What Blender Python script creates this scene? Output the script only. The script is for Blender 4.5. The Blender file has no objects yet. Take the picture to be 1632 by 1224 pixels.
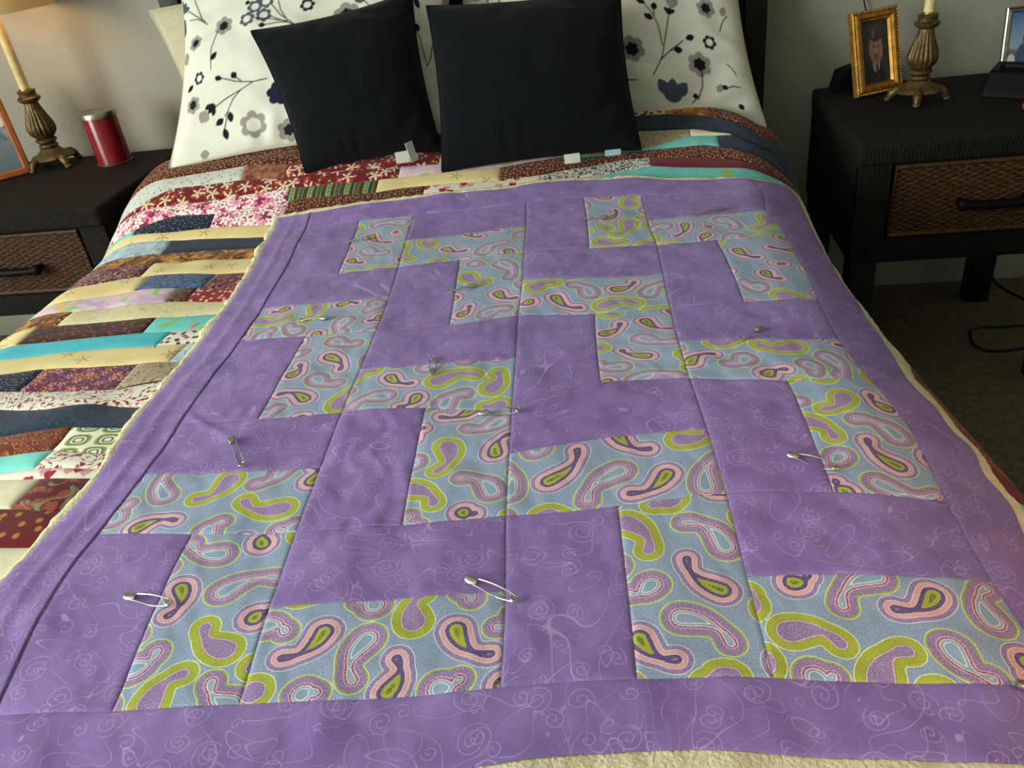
import bpy, bmesh, math, random
import numpy as np
from mathutils import Matrix, Vector

SC = bpy.context.scene
COL = SC.collection
# ------------------------------------------------------------------ camera
CAMR = [[0.987715, 0.104074, -0.116563], [-0.042123, -0.540999, -0.839968], [-0.150479, 0.834559, -0.529969]]
CAML = (0.16669, -1.00073, 1.18001)
cam = bpy.data.objects.new('camera', bpy.data.cameras.new('camera'))
COL.objects.link(cam)
cam.data.sensor_width = 36.0
cam.data.lens = 1300.0 / 1632.0 * 36.0
cam.data.clip_start = 0.02
_r, _d, _f = [Vector(v) for v in CAMR]
_m = Matrix((( _r.x, -_d.x, -_f.x, CAML[0]), (_r.y, -_d.y, -_f.y, CAML[1]), (_r.z, -_d.z, -_f.z, CAML[2]), (0, 0, 0, 1)))
cam.matrix_world = _m
SC.camera = cam
# ------------------------------------------------------------------ world, daylight, exposure
wd = bpy.data.worlds.new('world'); SC.world = wd; wd.use_nodes = True
wd.node_tree.nodes['Background'].inputs[0].default_value = (0.80, 0.90, 1.0, 1)
wd.node_tree.nodes['Background'].inputs[1].default_value = 1.0
WIN_Y, WIN_Z, WIN_W, WIN_H, WALL_X = -1.70, 1.45, 2.50, 1.45, -2.90
al = bpy.data.lights.new('daylight_through_window', 'AREA')
al.shape = 'RECTANGLE'; al.size = WIN_H; al.size_y = WIN_W; al.energy = 195.0; al.color = (0.96, 1.0, 0.93)
alo = bpy.data.objects.new('daylight_through_window', al); COL.objects.link(alo)
alo.location = (WALL_X - 0.16, WIN_Y, WIN_Z); alo.rotation_euler = (0, math.radians(-90), 0)
SC.view_settings.view_transform = 'Standard'
SC.view_settings.look = 'None'
SC.view_settings.gamma = 1.0
SC.view_settings.use_curve_mapping = False
SC.view_settings.exposure = 0.33
# ------------------------------------------------------------------ measured layout (quilt block units, metres on the bed)
QCTRL=[(0.0, 0.0, 0.0017, 0.0024),(0.0, 1.0, -0.0151, 0.0083),(0.0, 3.0, 0.0092, -0.0024),(1.0, 0.0, 0.0021, 0.0019),(1.0, 1.0, -0.0029, -0.0108),
 (1.0, 2.0, -0.0022, -0.0064),(1.5, 4.0, -0.0003, 0.0061),(0.5, 4.0, 0.0067, -0.0039),(1.0, 5.0, -0.0041, 0.0154),(0.5, 5.0, -0.0037, 0.0148),
 (2.0, 0.0, 0.0021, 0.0069),(2.0, 1.0, -0.0013, -0.0054),(2.0, 2.0, -0.0003, -0.0274),(2.0, 3.0, -0.0011, -0.0032),(2.0, 3.5, 0.0017, 0.011),
 (2.0, 4.5, 0.002, 0.022),(3.0, 0.0, -0.0001, 0.0042),(3.0, 1.0, 0.0035, 0.0058),(3.0, 2.0, -0.0008, 0.0076),(3.5, 3.0, -0.0036, -0.0231),
 (3.0, 4.0, 0.0086, -0.0095),(3.0, 5.0, 0.0051, 0.0069),(2.5, 5.0, 0.0029, 0.0213),(2.5, 4.0, 0.0042, 0.0047),(4.0, 1.0, -0.005, -0.0147),
 (4.0, 2.5, -0.014, -0.0264),(4.0, 3.0, -0.0109, -0.0255),(4.0, 4.5, -0.0075, -0.0129),(0.5, 0.0, 0.0012, -0.0),(2.5, 0.0, 0.0029, 0.0069),
 (3.5, 2.0, 0.0049, -0.0145),(3.5, 1.0, -0.002, -0.0038),(2.5, 1.0, 0.004, -0.0008),(1.5, 1.0, 0.0012, -0.0115),(1.5, 2.0, -0.0013, -0.0147),
 (0.5, 2.0, -0.0013, -0.0117),(0.5, 3.0, 0.0046, -0.0095),(0.5, 1.0, -0.0103, -0.0052),(2.5, 3.0, 0.0031, -0.0189),(2.5, 2.0, -0.0012, 0.0162),
 (1.5, 3.0, 0.0068, -0.0138),(0.1416, 5.31, 0.0005, -0.0074),(0.8496, 5.31, -0.0003, 0.0043),(1.3179, 5.31, -0.0008, 0.0115),
 (1.7842, 5.31, -0.0008, 0.0107),(2.0737, 5.31, -0.0016, 0.0233),(2.3629, 5.31, -0.0018, 0.0261),(2.9323, 5.31, -0.0011, 0.0161),
 (3.7389, 5.31, 0.0021, -0.0301),(4.113, 5.31, 0.0029, -0.042),(-0.31, 4.8307, -0.0025, -0.0002),(-0.31, 4.2177, 0.0085, 0.0006),
 (-0.31, 3.1391, 0.0117, 0.0008),(-0.31, 2.1843, -0.0013, -0.0001),(-0.31, 1.3484, 0.0017, 0.0001),(-0.31, 0.8865, -0.0111, -0.0008),
 (-0.31, 0.7249, -0.0186, -0.0013),(1.9467, -0.29, -0.0001, 0.001),(2.2454, -0.29, -0.0005, 0.0077),(2.6658, -0.29, -0.0006, 0.009),
 (3.0632, -0.29, 0.0, -0.0005),(3.6294, -0.29, 0.0007, -0.0107),(4.31, 5.0828, 0.0393, 0.0028),(4.31, 4.6967, 0.0362, 0.0025),
 (4.31, 4.2068, 0.033, 0.0023),(4.31, 3.7021, 0.013, 0.0009),(4.31, 3.4535, 0.0102, 0.0007),(4.31, 3.2717, 0.0158, 0.0011),
 (4.31, 2.8694, -0.0039, -0.0003),(4.31, 2.6489, -0.0029, -0.0002),(4.31, 2.3756, -0.0038, -0.0003),(4.31, 2.1755, -0.0093, -0.0007),
 (4.31, 2.0146, -0.0085, -0.0006),(4.31, 1.9392, -0.0031, -0.0002),(4.31, 1.8648, 0.0101, 0.0007),(4.31, 1.7136, 0.0037, 0.0003),
 (4.31, 1.5816, 0.001, 0.0001),(4.31, 1.5445, 0.0199, 0.0014),(4.31, 1.4599, 0.0201, 0.0014),(4.31, 1.2933, 0.0037, 0.0003),
 (4.31, 1.1787, 0.0011, 0.0001),(4.31, 1.1509, 0.0172, 0.0012),(4.31, 1.0267, 0.0128, 0.0009),(4.31, 0.8388, 0.0007, 0.0)]
MOTIFS=[('P',2.174,1.221,2.33,1.42,'U'),('V',2.533,1.234,2.357,1.066,'D'),('P',2.546,1.522,2.676,1.367,'R'),('P',2.758,1.166,2.584,1.05,'U'),
 ('G',2.858,1.416,3.01,1.462,'U'),('V',2.904,1.055,2.999,1.27,'R'),('V',2.144,1.48,2.143,1.704,'R'),('G',2.387,1.597),('V',2.77,1.597),
 ('V',2.03,1.164,1.991,1.398,'L'),('G',2.181,0.974,2.264,0.971,'D'),('G',1.67,1.624,1.651,1.401,'L'),('P',1.919,1.529,1.974,1.716,'R'),
 ('V',1.926,1.189,1.779,1.335,'D'),('G',1.505,1.276,1.647,1.16,'D'),('P',1.792,1.05,1.837,1.019,'U'),('P',1.478,1.73),('V',1.503,1.489),
 ('P',1.769,1.945,1.607,1.842,'U'),('V',1.931,1.877,1.772,1.809,'U'),('P',1.24,2.363,1.377,2.262,'U'),('G',1.519,2.284,1.74,2.359,'D'),
 ('V',1.445,2.451,1.518,2.496,'U'),('V',1.226,2.135,1.044,2.056,'D'),('P',1.457,2.102,1.388,1.991,'U'),('V',1.589,2.05,1.69,2.183,'D'),
 ('G',1.843,2.2,1.885,2.34,'L'),('G',1.924,2.025,1.854,2.006,'U'),('P',0.751,2.674,0.874,2.528,'D'),('P',0.561,2.472,0.597,2.59,'U'),
 ('V',0.73,2.396,0.864,2.307,'U'),('P',0.703,2.191,0.536,2.273,'D'),('V',0.54,2.065),('G',0.96,2.075,0.992,2.235,'R'),('G',0.997,2.401,1.095,2.466,'D'),
 ('V',0.218,1.294,0.136,1.528,'R'),('G',0.546,1.426,0.437,1.258,'U'),('P',0.339,1.559),('G',0.885,1.178,0.678,1.223,'U'),('P',-0.06,1.4),
 ('V',0.032,1.111,0.029,1.221,'R'),('P',0.194,1.032,0.36,1.114,'D'),('V',0.571,1.008,0.599,1.094,'R'),('V',0.809,1.512,0.713,1.364,'U'),
 ('P',0.964,1.385,0.962,1.508,'L'),('V',0.99,1.041,0.916,1.015,'U'),('V',0.688,0.854,0.522,0.914,'U'),('P',0.858,0.925,0.853,1.019,'R'),
 ('P',0.592,0.63,0.602,0.468,'L'),('V',0.762,0.6,0.966,0.701,'D'),('G',0.876,0.273,0.75,0.386,'U'),('P',0.945,0.421,0.993,0.472,'D'),('V',1.048,0.364),
 ('V',0.517,0.185,0.605,0.25,'U'),('G',0.639,0.02,0.712,0.169,'R'),('V',0.968,0.008,0.849,0.101,'U'),('G',1.042,0.052,1.003,0.034,'U'),
 ('P',1.245,0.345,1.11,0.211,'U'),('V',1.453,0.344,1.41,0.153,'R'),('G',1.649,0.344,1.653,0.503,'R'),('P',1.813,0.312,1.944,0.161,'U'),
 ('P',1.571,0.025,1.599,0.171,'L'),('V',1.767,0.021,1.841,0.032,'U'),('V',1.986,0.337),('V',1.492,0.393,1.439,0.434,'D'),
 ('V',1.239,0.028,1.284,0.049,'D'),('P',2.006,0.022),('G',2.528,0.873,2.628,0.685,'D'),('G',2.745,0.974,2.666,0.935,'U'),
 ('V',2.934,0.683,2.792,0.857,'D'),('V',2.598,0.466,2.509,0.413,'U'),('P',2.881,0.419,2.749,0.591,'U'),('P',2.533,0.182,2.653,0.061,'U'),
 ('V',2.694,0.259,2.875,0.148,'D'),('G',2.838,0.014,2.745,0.008,'D'),('G',3.001,0.299,3.037,0.363,'L'),('G',2.996,0.094,3.009,0.02,'L'),
 ('P',3.182,0.455,3.255,0.479,'U'),('V',3.53,0.455,3.34,0.318,'R'),('P',3.735,0.415,3.569,0.327,'U'),('V',3.865,0.278,3.91,0.454,'R'),
 ('G',3.083,0.191,3.262,0.161,'D'),('G',3.346,0.022,3.472,0.167,'R'),('V',3.649,0.143,3.718,0.009,'U'),('P',3.902,0.102,3.892,0.037,'L'),
 ('V',3.177,0.011,3.231,-0.001,'U'),('G',3.719,1.804,3.612,1.692,'L'),('G',3.505,1.61,3.63,1.477,'D'),('V',3.891,1.458,3.738,1.608,'D'),
 ('P',3.867,1.216,3.758,1.402,'U'),('V',3.592,1.275,3.502,1.214,'U'),('V',3.722,1.077,3.954,1.012,'U'),('P',3.564,1.003,3.519,1.064,'U'),
 ('P',3.906,1.693,3.849,1.809,'U'),('V',3.482,1.779),('G',3.225,2.455,3.363,2.477,'U'),('G',3.692,2.398,3.466,2.386,'U'),
 ('P',3.938,2.228,3.881,2.417,'D'),('V',3.699,2.19),('P',3.037,2.173,3.172,2.302,'D'),('V',3.38,2.226,3.291,2.144,'U'),('P',3.49,2.126,3.596,2.199,'D'),
 ('V',3.799,2.245,3.795,2.007,'L'),('P',2.552,2.69,2.667,2.812,'U'),('P',2.822,2.839,2.958,2.682,'U'),('V',2.785,2.575,2.965,2.475,'U'),
 ('P',2.781,2.304,2.634,2.418,'U'),('G',2.507,2.49),('V',2.623,2.173,2.485,2.245,'U'),('V',2.736,2.04,2.95,2.09,'D'),('P',2.552,1.993),
 ('G',2.984,2.257,2.999,2.091,'L'),('G',2.116,3.356,2.239,3.422,'D'),('V',2.479,3.245,2.384,3.38,'D'),('P',2.667,3.281,2.806,3.365,'U'),
 ('V',2.839,3.231,2.954,3.353,'D'),('P',2.277,3.217,2.425,3.071,'U'),('P',2.064,3.16,1.99,3.136,'U'),('G',2.565,3.094,2.775,3.115,'D'),
 ('G',2.922,3.015),('G',2.61,2.991),('P',2.664,4.518,2.767,4.707,'U'),('G',2.822,4.435,2.725,4.197,'L'),('G',2.601,4.092,2.737,4.054,'U'),
 ('P',3.299,4.341,3.185,4.119,'L'),('V',3.129,4.337,3.012,4.287,'D'),('V',3.644,4.387,3.72,4.205,'D'),('G',3.983,4.377,3.853,4.123,'L'),
 ('P',3.608,3.775,3.71,3.619,'U'),('P',3.725,3.384,3.789,3.276,'U'),('V',3.66,3.163,3.562,3.224,'U'),('G',3.753,3.079,3.845,3.01,'U'),
 ('P',1.62,3.107,1.682,3.191,'L'),('V',1.735,3.117,1.869,3.168,'D'),('G',1.578,3.675,1.704,3.531,'U'),('P',1.812,3.312,1.936,3.196,'U'),
 ('V',1.835,3.814,1.914,3.572,'L'),('P',1.875,4.035,1.975,3.95,'U'),('V',0.907,4.868,0.675,4.881,'D'),('P',0.652,4.668,0.853,4.455,'U'),
 ('V',0.677,4.352,0.828,4.259,'U'),('P',0.567,4.205,0.662,4.129,'U'),('G',0.97,4.403,1.073,4.033,'R'),('G',1.246,4.334,1.177,4.475,'U'),
 ('P',1.386,4.238,1.549,4.133,'U'),('V',1.625,4.11,1.765,4.246,'D'),('P',0.22,3.311,0.132,3.273,'U'),('G',0.043,3.313,0.272,3.305,'U'),
 ('V',0.421,3.144),('G',0.412,3.335,0.396,3.147,'L'),('V',0.74,3.175,0.735,3.014,'D'),('P',0.631,3.43,0.747,3.449,'D'),('V',0.924,3.397),
 ('P',0.984,3.2,0.927,3.146,'U'),('P',0.548,3.038,0.527,2.953,'L'),('V',0.746,2.883,0.889,2.821,'U'),('P',-0.005,3.1,0.029,3.143,'U'),
 ('V',0.2,3.078,0.218,3.168,'D')]
PINS=[(0.364, 0.568, 0.587, 0.523),(1.846, 0.563, 2.06, 0.418),(0.423, 1.77, 0.578, 1.51),(3.355, 1.256, 3.569, 1.149),(1.834, 1.93, 2.064, 1.901),
 (1.497, 2.35, 1.459, 2.564),(3.535, 2.611, 3.357, 2.436),(0.598, 3.205, 0.385, 3.214),(1.646, 3.48, 1.438, 3.447),(0.656, 4.576, 0.441, 4.554),
 (2.654, 4.52, 2.419, 4.513),(3.677, 4.573, 3.415, 4.497),(3.824, -0.012, 3.902, -0.024)]
ROWLINES={'za': [(0.18, 0.988),(0.261, 0.989),(0.345, 0.961),(0.404, 0.915),(0.464, 0.874),(0.552, 0.907)], 'ab': [(-0.878, 0.75),(-0.705, 0.779),
 (-0.601, 0.775),(0.186, 0.904),(0.312, 0.896),(0.39, 0.859),(0.46, 0.805),(0.55, 0.817)], 'bc': [(-0.93, 0.679),(-0.856, 0.715),(-0.695, 0.729),
 (-0.599, 0.728),(0.197, 0.82),(0.303, 0.86),(0.396, 0.85),(0.469, 0.832),(0.508, 0.767)], 'cd': [(-0.964, 0.661),(-0.894, 0.66),(-0.738, 0.675),
 (-0.584, 0.695),(-0.39, 0.71),(-0.242, 0.736),(-0.112, 0.759),(0.031, 0.792),(0.217, 0.817),(0.333, 0.817),(0.42, 0.771),
 (0.489, 0.742)], 'de': [(-0.931, 0.604),(-0.824, 0.635),(-0.737, 0.635),(-0.568, 0.66),(-0.383, 0.669),(-0.318, 0.685),(-0.109, 0.708),(-0.019, 0.724),
 (0.117, 0.768),(0.219, 0.783),(0.359, 0.751),(0.45, 0.712),(0.504, 0.71)], 'ef': [(-0.934, 0.592),(-0.836, 0.584),(-0.728, 0.593),(-0.561, 0.587),
 (0.214, 0.74),(0.355, 0.706),(0.446, 0.688),(0.505, 0.697)], 'fg': [(-0.894, 0.56),(-0.809, 0.558),(-0.573, 0.547)], 'gh': [(-0.884, 0.495),
 (-0.805, 0.504),(-0.577, 0.499)], 'hi': [(-0.883, 0.441),(-0.809, 0.451),(-0.568, 0.447)], 'ij': [(-0.89, 0.366),(-0.791, 0.389),
 (-0.554, 0.374)], 'jk': [(-0.989, 0.298),(-0.907, 0.302),(-0.758, 0.32),(-0.554, 0.311)], 'kl': [(-0.852, 0.251),(-0.672, 0.262),
 (-0.547, 0.256)], 'lm': [(-0.946, 0.19),(-0.857, 0.196),(-0.675, 0.203),(-0.558, 0.204)], 'mn': [(-0.922, 0.124),(-0.882, 0.133),(-0.666, 0.15),
 (-0.546, 0.148)], 'no': [(-0.886, 0.076),(-0.748, 0.096),(-0.609, 0.097),(-0.54, 0.102)], 'op': [(-0.847, 0.021),(-0.79, 0.032),(-0.624, 0.038),
 (-0.55, 0.036)], 'pq': [(-0.809, -0.033),(-0.605, -0.036),(-0.541, -0.017)], 'qr': [(-0.772, -0.086),(-0.692, -0.094),(-0.617, -0.081),
 (-0.537, -0.085)], 'rs': [(-0.724, -0.154),(-0.627, -0.136),(-0.539, -0.138)], 'st': [(-0.692, -0.199),(-0.623, -0.187),
 (-0.542, -0.199)], 'tu': [(-0.669, -0.233),(-0.616, -0.231),(-0.548, -0.238)], 'uv': [(-0.658, -0.248),(-0.603, -0.254),
 (-0.555, -0.257)], 'vw': [(-0.612, -0.314),(-0.546, -0.321)], 'wx': [(-0.567, -0.378),(-0.538, -0.377)]}
BREAKS={'z': [0.262, 0.361], 'a': [-0.249], 'b': [-0.699, -0.596, -0.249, 0.31, 0.397], 'c': [-0.333, 0.031, 0.367], 'd': [-0.576, -0.375, -0.108], 'e': [-0.917, -0.735, -0.569, -0.268, -0.017, 0.217], 'f': [-0.234, 0.114], 'g': [-0.811], 'h': [-0.73], 'i': [-0.797], 'j': [-0.772, -0.631], 'k': [-0.68, -0.639], 'l': [-0.86], 'm': [-0.896, -0.667], 'n': [-0.615], 'o': [-0.56], 'p': [-0.778, -0.615], 'q': [], 'r': [], 's': [-0.623], 't': [-0.62], 'u': [], 'v': [-0.595], 'w': [], 'x': []}
PILQ={'left': [[-0.8991, 0.7937, 0.68], [-0.2346, 0.8659, 0.6865], [-0.2168, 1.1945, 1.0725], [-0.8969, 1.1232, 1.069]], 'right': [[-0.2519, 1.059, 0.6444], [0.4979, 1.0049, 0.5929], [0.4379, 1.2423, 0.977], [-0.2304, 1.2963, 1.0322]], 'cream': [[-0.8921, 0.9973, 0.6621], [-0.263, 1.053, 0.6705], [-0.2428, 1.2829, 1.0417], [-1.0357, 1.182, 0.9811]], 'navyl': [[-0.546, 0.7347, 0.6627], [-0.2436, 0.7988, 0.6669], [-0.2973, 0.994, 0.9752], [-0.6562, 0.8993, 0.9422]], 'navyr': [[-0.2356, 0.7357, 0.638], [0.1989, 0.7861, 0.6355], [0.1677, 1.0102, 0.927], [-0.2634, 0.9712, 0.9436]]}
PPRINT={'left':[('tulip','s',[(-0.338,0.1399),(-0.3211,0.1551)],0.0212),('bud','s',[(-0.338,0.1068),(-0.3347,0.0788)],0.0142),
 ('stem','k',[(-0.3144,0.1297),(-0.2569,0.0839)],0.0018),('stem','k',[(-0.2941,0.1551),(-0.2806,0.1195),(-0.2671,0.0915)],0.0018),
 ('stem','k',[(-0.311,0.1043),(-0.284,0.0992),(-0.2502,0.0763)],0.0018),('flower','gk',-0.2028,0.061,0.0248),('stem','k',[(-0.2164,0.0483),
 (-0.2333,0.0051),(-0.2333,-0.0432)],0.0018),('leaf','k',[(-0.2333,-0.0229),(-0.2164,-0.0051)],0.0071),('flower','gk',-0.2873,0.0356,0.0212),
 ('leaf','g',[(-0.3279,0.0229),(-0.3144,-0.0127)],0.0124),('ring','k',-0.2704,-0.0559,0.0159),('leaf','k',[(-0.3076,-0.0814),(-0.2907,-0.0661)],0.0071),
 ('flower','gk',-0.2806,-0.1221,0.0212),('ring','s',-0.1217,0.0966,0.0195),('ring','s',-0.0947,0.1068,0.0195),('ring','s',-0.098,0.0687,0.0195),
 ('ring','s',-0.1386,0.0636,0.0195),('stem','k',[(-0.0811,0.0966),(-0.0575,0.0636),(-0.0169,0.0254)],0.0018),('stem','k',[(-0.0642,0.1017),
 (-0.0575,0.0763),(-0.0406,0.0483)],0.0018),('stem','k',[(-0.0811,0.0636),(-0.0507,0.0458),(-0.0169,0.0254)],0.0018),('stem','k',[(-0.0947,0.0407),
 (-0.0642,0.0432),(-0.0372,0.0381)],0.0018),('stem','k',[(-0.1217,0.0636),(-0.0811,0.0559),(-0.0372,0.0407)],0.0018),('leaf','k',[(-0.1082,0.0407),
 (-0.0913,0.0407)],0.0062),('leaf','k',[(-0.1487,0.1119),(-0.1352,0.1119)],0.0062),('ring','k',0.0068,0.0788,0.0177),
 ('flower','gk',0.1014,0.0407,0.0319),('leaf','s',[(0.1183,0.0737),(0.1454,0.0712)],0.0071),('stem','k',[(0.142,0.0712),(0.1623,0.0483)],0.0018),
 ('leaf','k',[(0.2671,0.0737),(0.2806,0.0458)],0.0071),('leaf','k',[(0.2738,0.0102),(0.2806,-0.0102)],0.0071),('stem','k',[(0.2603,0.0203),
 (0.2873,-0.0305),(0.3042,-0.0941)],0.0018),('stem','k',[(0.3211,-0.0381),(0.3144,-0.0712),(0.3042,-0.0941)],0.0018),('stem','k',[(-0.0845,-0.0915),
 (-0.1183,-0.0941),(-0.1487,-0.1093),(-0.1893,-0.1246),(-0.2164,-0.1373)],0.0018),('tulip','k',[(-0.2231,-0.1348),(-0.2366,-0.15)],0.0159),
 ('leaf','g',[(-0.24,-0.1424),(-0.2569,-0.1678)],0.0159),('stem','k',[(-0.1183,-0.0941),(-0.1623,-0.0865),(-0.2062,-0.0712)],0.0018),
 ('leaf','k',[(-0.2197,-0.0661),(-0.1994,-0.0763)],0.0071),('leaf','k',[(-0.1724,-0.0636),(-0.1623,-0.0788)],0.008),('stem','k',[(-0.1623,-0.0763),
 (-0.1487,-0.0865)],0.0018),('stem','k',[(-0.1487,-0.1093),(-0.169,-0.1271),(-0.1825,-0.15),(-0.1893,-0.1729),(-0.1961,-0.1958)],0.0018),
 ('leaf','k',[(-0.2164,-0.1805),(-0.1961,-0.1678)],0.008),('stem','k',[(-0.1927,-0.1627),(-0.1825,-0.1526)],0.0018),('leaf','k',[(-0.1792,-0.1551),
 (-0.1758,-0.1805)],0.008),('leaf','k',[(-0.1961,-0.1907),(-0.1893,-0.2187)],0.008),('flower','nn',-0.0575,-0.1297,0.0283),
 ('ring','g',-0.1217,-0.1958,0.0336),('flower','gk',-0.0372,-0.2212,0.0283),('leaf','g',[(-0.2603,-0.2416),
 (-0.2366,-0.2416)],0.0106)],'right':[('stem','k',[(0.107,0.0524),(0.1319,0.0182),(0.1426,-0.0137),(0.1462,-0.0524)],0.0017),
 ('leaf','k',[(0.0963,0.0524),(0.1177,0.0433)],0.0067),('leaf','k',[(0.1355,0.0273),(0.1391,0.0455)],0.0075),('stem','k',[(0.1355,0.0159),
 (0.1355,0.0273)],0.0017),('leaf','k',[(0.1105,0.0159),(0.1319,0.0046)],0.0075),('leaf','g',[(0.1854,0.0706),(0.1783,0.0319)],0.015),
 ('tulip','k',[(0.1712,0.0228),(0.1747,0.0342)],0.0133),('stem','k',[(0.1712,0.0205),(0.1569,-0.0296),(0.1426,-0.0797),(0.1177,-0.1229)],0.0017),
 ('stem','k',[(0.1391,-0.0865),(0.1676,-0.0615),(0.1961,-0.041)],0.0017),('leaf','k',[(0.2032,-0.0364),(0.2246,-0.0296)],0.0075),
 ('leaf','k',[(0.1712,-0.0637),(0.1926,-0.0615)],0.0083),('stem','k',[(0.164,-0.0637),(0.1712,-0.0637)],0.0017),('flower','gk',0.2639,0.041,0.0233),
 ('flower','gk',0.0749,-0.0637,0.03),('ring','k',0.2603,-0.041,0.0167),('flower','gk',0.2282,-0.0933,0.0283),('stem','k',[(0.2318,-0.107),
 (0.2282,-0.1412),(0.2139,-0.173)],0.0017),('leaf','k',[(0.2068,-0.1594),(0.2104,-0.173)],0.0067),('stem','k',[(0.1997,-0.1821),
 (0.2104,-0.1708)],0.0017),('tulip','s',[(0.1569,-0.1685),(0.1605,-0.1298)],0.035),('leaf','k',[(0.0357,-0.1434),(0.0606,-0.1343)],0.0083),
 ('stem','k',[(0.0535,-0.1343),(0.0784,-0.1343)],0.0017),('leaf','g',[(0.2603,-0.1412),(0.2746,-0.1503)],0.0117),('leaf','k',[(0.2746,-0.1389),
 (0.2853,-0.148)],0.0067),('stem','k',[(0.2817,-0.1457),(0.2995,-0.1389),(0.3174,-0.1389)],0.0017),('stem','k',[(0.296,-0.0865),(0.3067,-0.0979),
 (0.3138,-0.1116)],0.0017),('leaf','k',[(0.3067,-0.1776),(0.3138,-0.1912)],0.0067),('ring','g',-0.2603,0.0637,0.025),
 ('flower','gk',-0.3067,0.0956,0.0233),('flower','gk',-0.0107,0.0751,0.0233),('leaf','g',[(0.3031,0.0273),(0.3138,0.0501)],0.0083),
 ('stem','k',[(0.2924,-0.0091),(0.3031,0.0137),(0.3174,0.0296)],0.0017)]}
# ------------------------------------------------------------------ helpers
def lin(c):
    return tuple(((v / 255.0) / 12.92 if v <= 10 else (((v / 255.0) + 0.055) / 1.055) ** 2.4) for v in c) + (1.0,)

def sm(a):
    a = np.clip(a, 0, 1); return a * a * (3 - 2 * a)

class NT:
    """small node-tree writer"""
    def __init__(s, name, rough=0.85, spec=0.25, metal=0.0):
        s.m = bpy.data.materials.new(name); s.m.use_nodes = True
        s.t = s.m.node_tree; s.b = s.t.nodes['Principled BSDF']
        s.b.inputs['Roughness'].default_value = rough
        s.b.inputs['Specular IOR Level'].default_value = spec
        s.b.inputs['Metallic'].default_value = metal
    def n(s, ty, ins=None, **kw):
        o = s.t.nodes.new(ty)
        for k, v in kw.items(): setattr(o, k, v)
        for k, v in (ins or {}).items(): s.set(o.inputs[k], v)
        return o
    def set(s, sock, v):
        if isinstance(v, bpy.types.NodeSocket): s.t.links.new(v, sock)
        else:
            if sock.type == 'RGBA' and len(v) == 3: v = lin(v)
            sock.default_value = v
    def math(s, op, a, b=None, c=None, clamp=False):
        o = s.t.nodes.new('ShaderNodeMath'); o.operation = op; o.use_clamp = clamp
        for i, v in enumerate((a, b, c)):
            if v is not None: s.set(o.inputs[i], v)
        return o.outputs[0]
    def vmath(s, op, a, b=None, out=0):
        o = s.t.nodes.new('ShaderNodeVectorMath'); o.operation = op
        s.set(o.inputs[0], a)
        if b is not None: s.set(o.inputs[1], b)
        return o.outputs['Value' if op in ('LENGTH', 'DISTANCE', 'DOT_PRODUCT') else 0]
    def vscale(s, a, k):
        o = s.t.nodes.new('ShaderNodeVectorMath'); o.operation = 'SCALE'; s.set(o.inputs[0], a); o.inputs['Scale'].default_value = k
        return o.outputs[0]
    def mix(s, f, a, b):
        o = s.t.nodes.new('ShaderNodeMix'); o.data_type = 'RGBA'
        s.set(o.inputs[0], f); s.set(o.inputs[6], a); s.set(o.inputs[7], b)
        return o.outputs[2]
    def lt(s, d, th, w=0.0):
        if w <= 0: return s.math('LESS_THAN', d, th)
        return s.n('ShaderNodeMapRange', {0: d, 1: th + w, 2: th - w, 3: 0.0, 4: 1.0}).outputs[0]
    def uv(s): return s.n('ShaderNodeUVMap').outputs[0]
    def obj(s): return s.n('ShaderNodeTexCoord').outputs['Object']
    def map(s, v, sc=(1, 1, 1), loc=(0, 0, 0), rot=(0, 0, 0)):
        return s.n('ShaderNodeMapping', {0: v, 1: loc, 2: rot, 3: sc}).outputs[0]
    def noise(s, v, scale, detail=2.0, dist=0.0, rough=0.5):
        return s.n('ShaderNodeTexNoise', {'Vector': v, 'Scale': scale, 'Detail': detail, 'Distortion': dist, 'Roughness': rough})
    def vor(s, v, scale, rnd=1.0, **kw):
        return s.n('ShaderNodeTexVoronoi', {'Vector': v, 'Scale': scale, 'Randomness': rnd}, **kw)
    def ramp(s, f, a, b, lo=0.35, hi=0.65):
        return s.mix(s.n('ShaderNodeMapRange', {0: f, 1: lo, 2: hi, 3: 0.0, 4: 1.0}).outputs[0], a, b)
    def sep(s, v):
        o = s.n('ShaderNodeSeparateXYZ', {0: v}); return o.outputs[0], o.outputs[1], o.outputs[2]
    def bump(s, h, strength=0.3, dist=0.001):
        s.set(s.b.inputs['Normal'], s.n('ShaderNodeBump', {'Height': h, 'Strength': strength, 'Distance': dist}).outputs[0])
    def col(s, c):
        s.set(s.b.inputs['Base Color'], c); return s.m

def weave(t, uv, strength=0.25):
    a = t.noise(uv, 900, 2.0).outputs[0]
    b = t.noise(uv, 60, 3.0).outputs[0]
    t.bump(t.math('ADD', a, t.math('MULTIPLY', b, 2.0)), strength, 0.0007)

def parent_to(o, p, world=True):
    if p is not None:
        o.parent = p
        if world:
            o.matrix_parent_inverse = Matrix.LocRotScale(p.location, p.rotation_euler, None).inverted()

def tag(o, label=None, cat=None, group=None, kind=None):
    if label: o['label'] = label
    if cat: o['category'] = cat
    if group: o['group'] = group
    if kind: o['kind'] = kind
    return o

def empty(name, loc, rz=0.0, label=None, cat=None, group=None):
    o = bpy.data.objects.new(name, None); COL.objects.link(o)
    o.location = loc; o.rotation_euler = (0, 0, rz); o.empty_display_size = 0.05
    return tag(o, label, cat, group)

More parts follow.
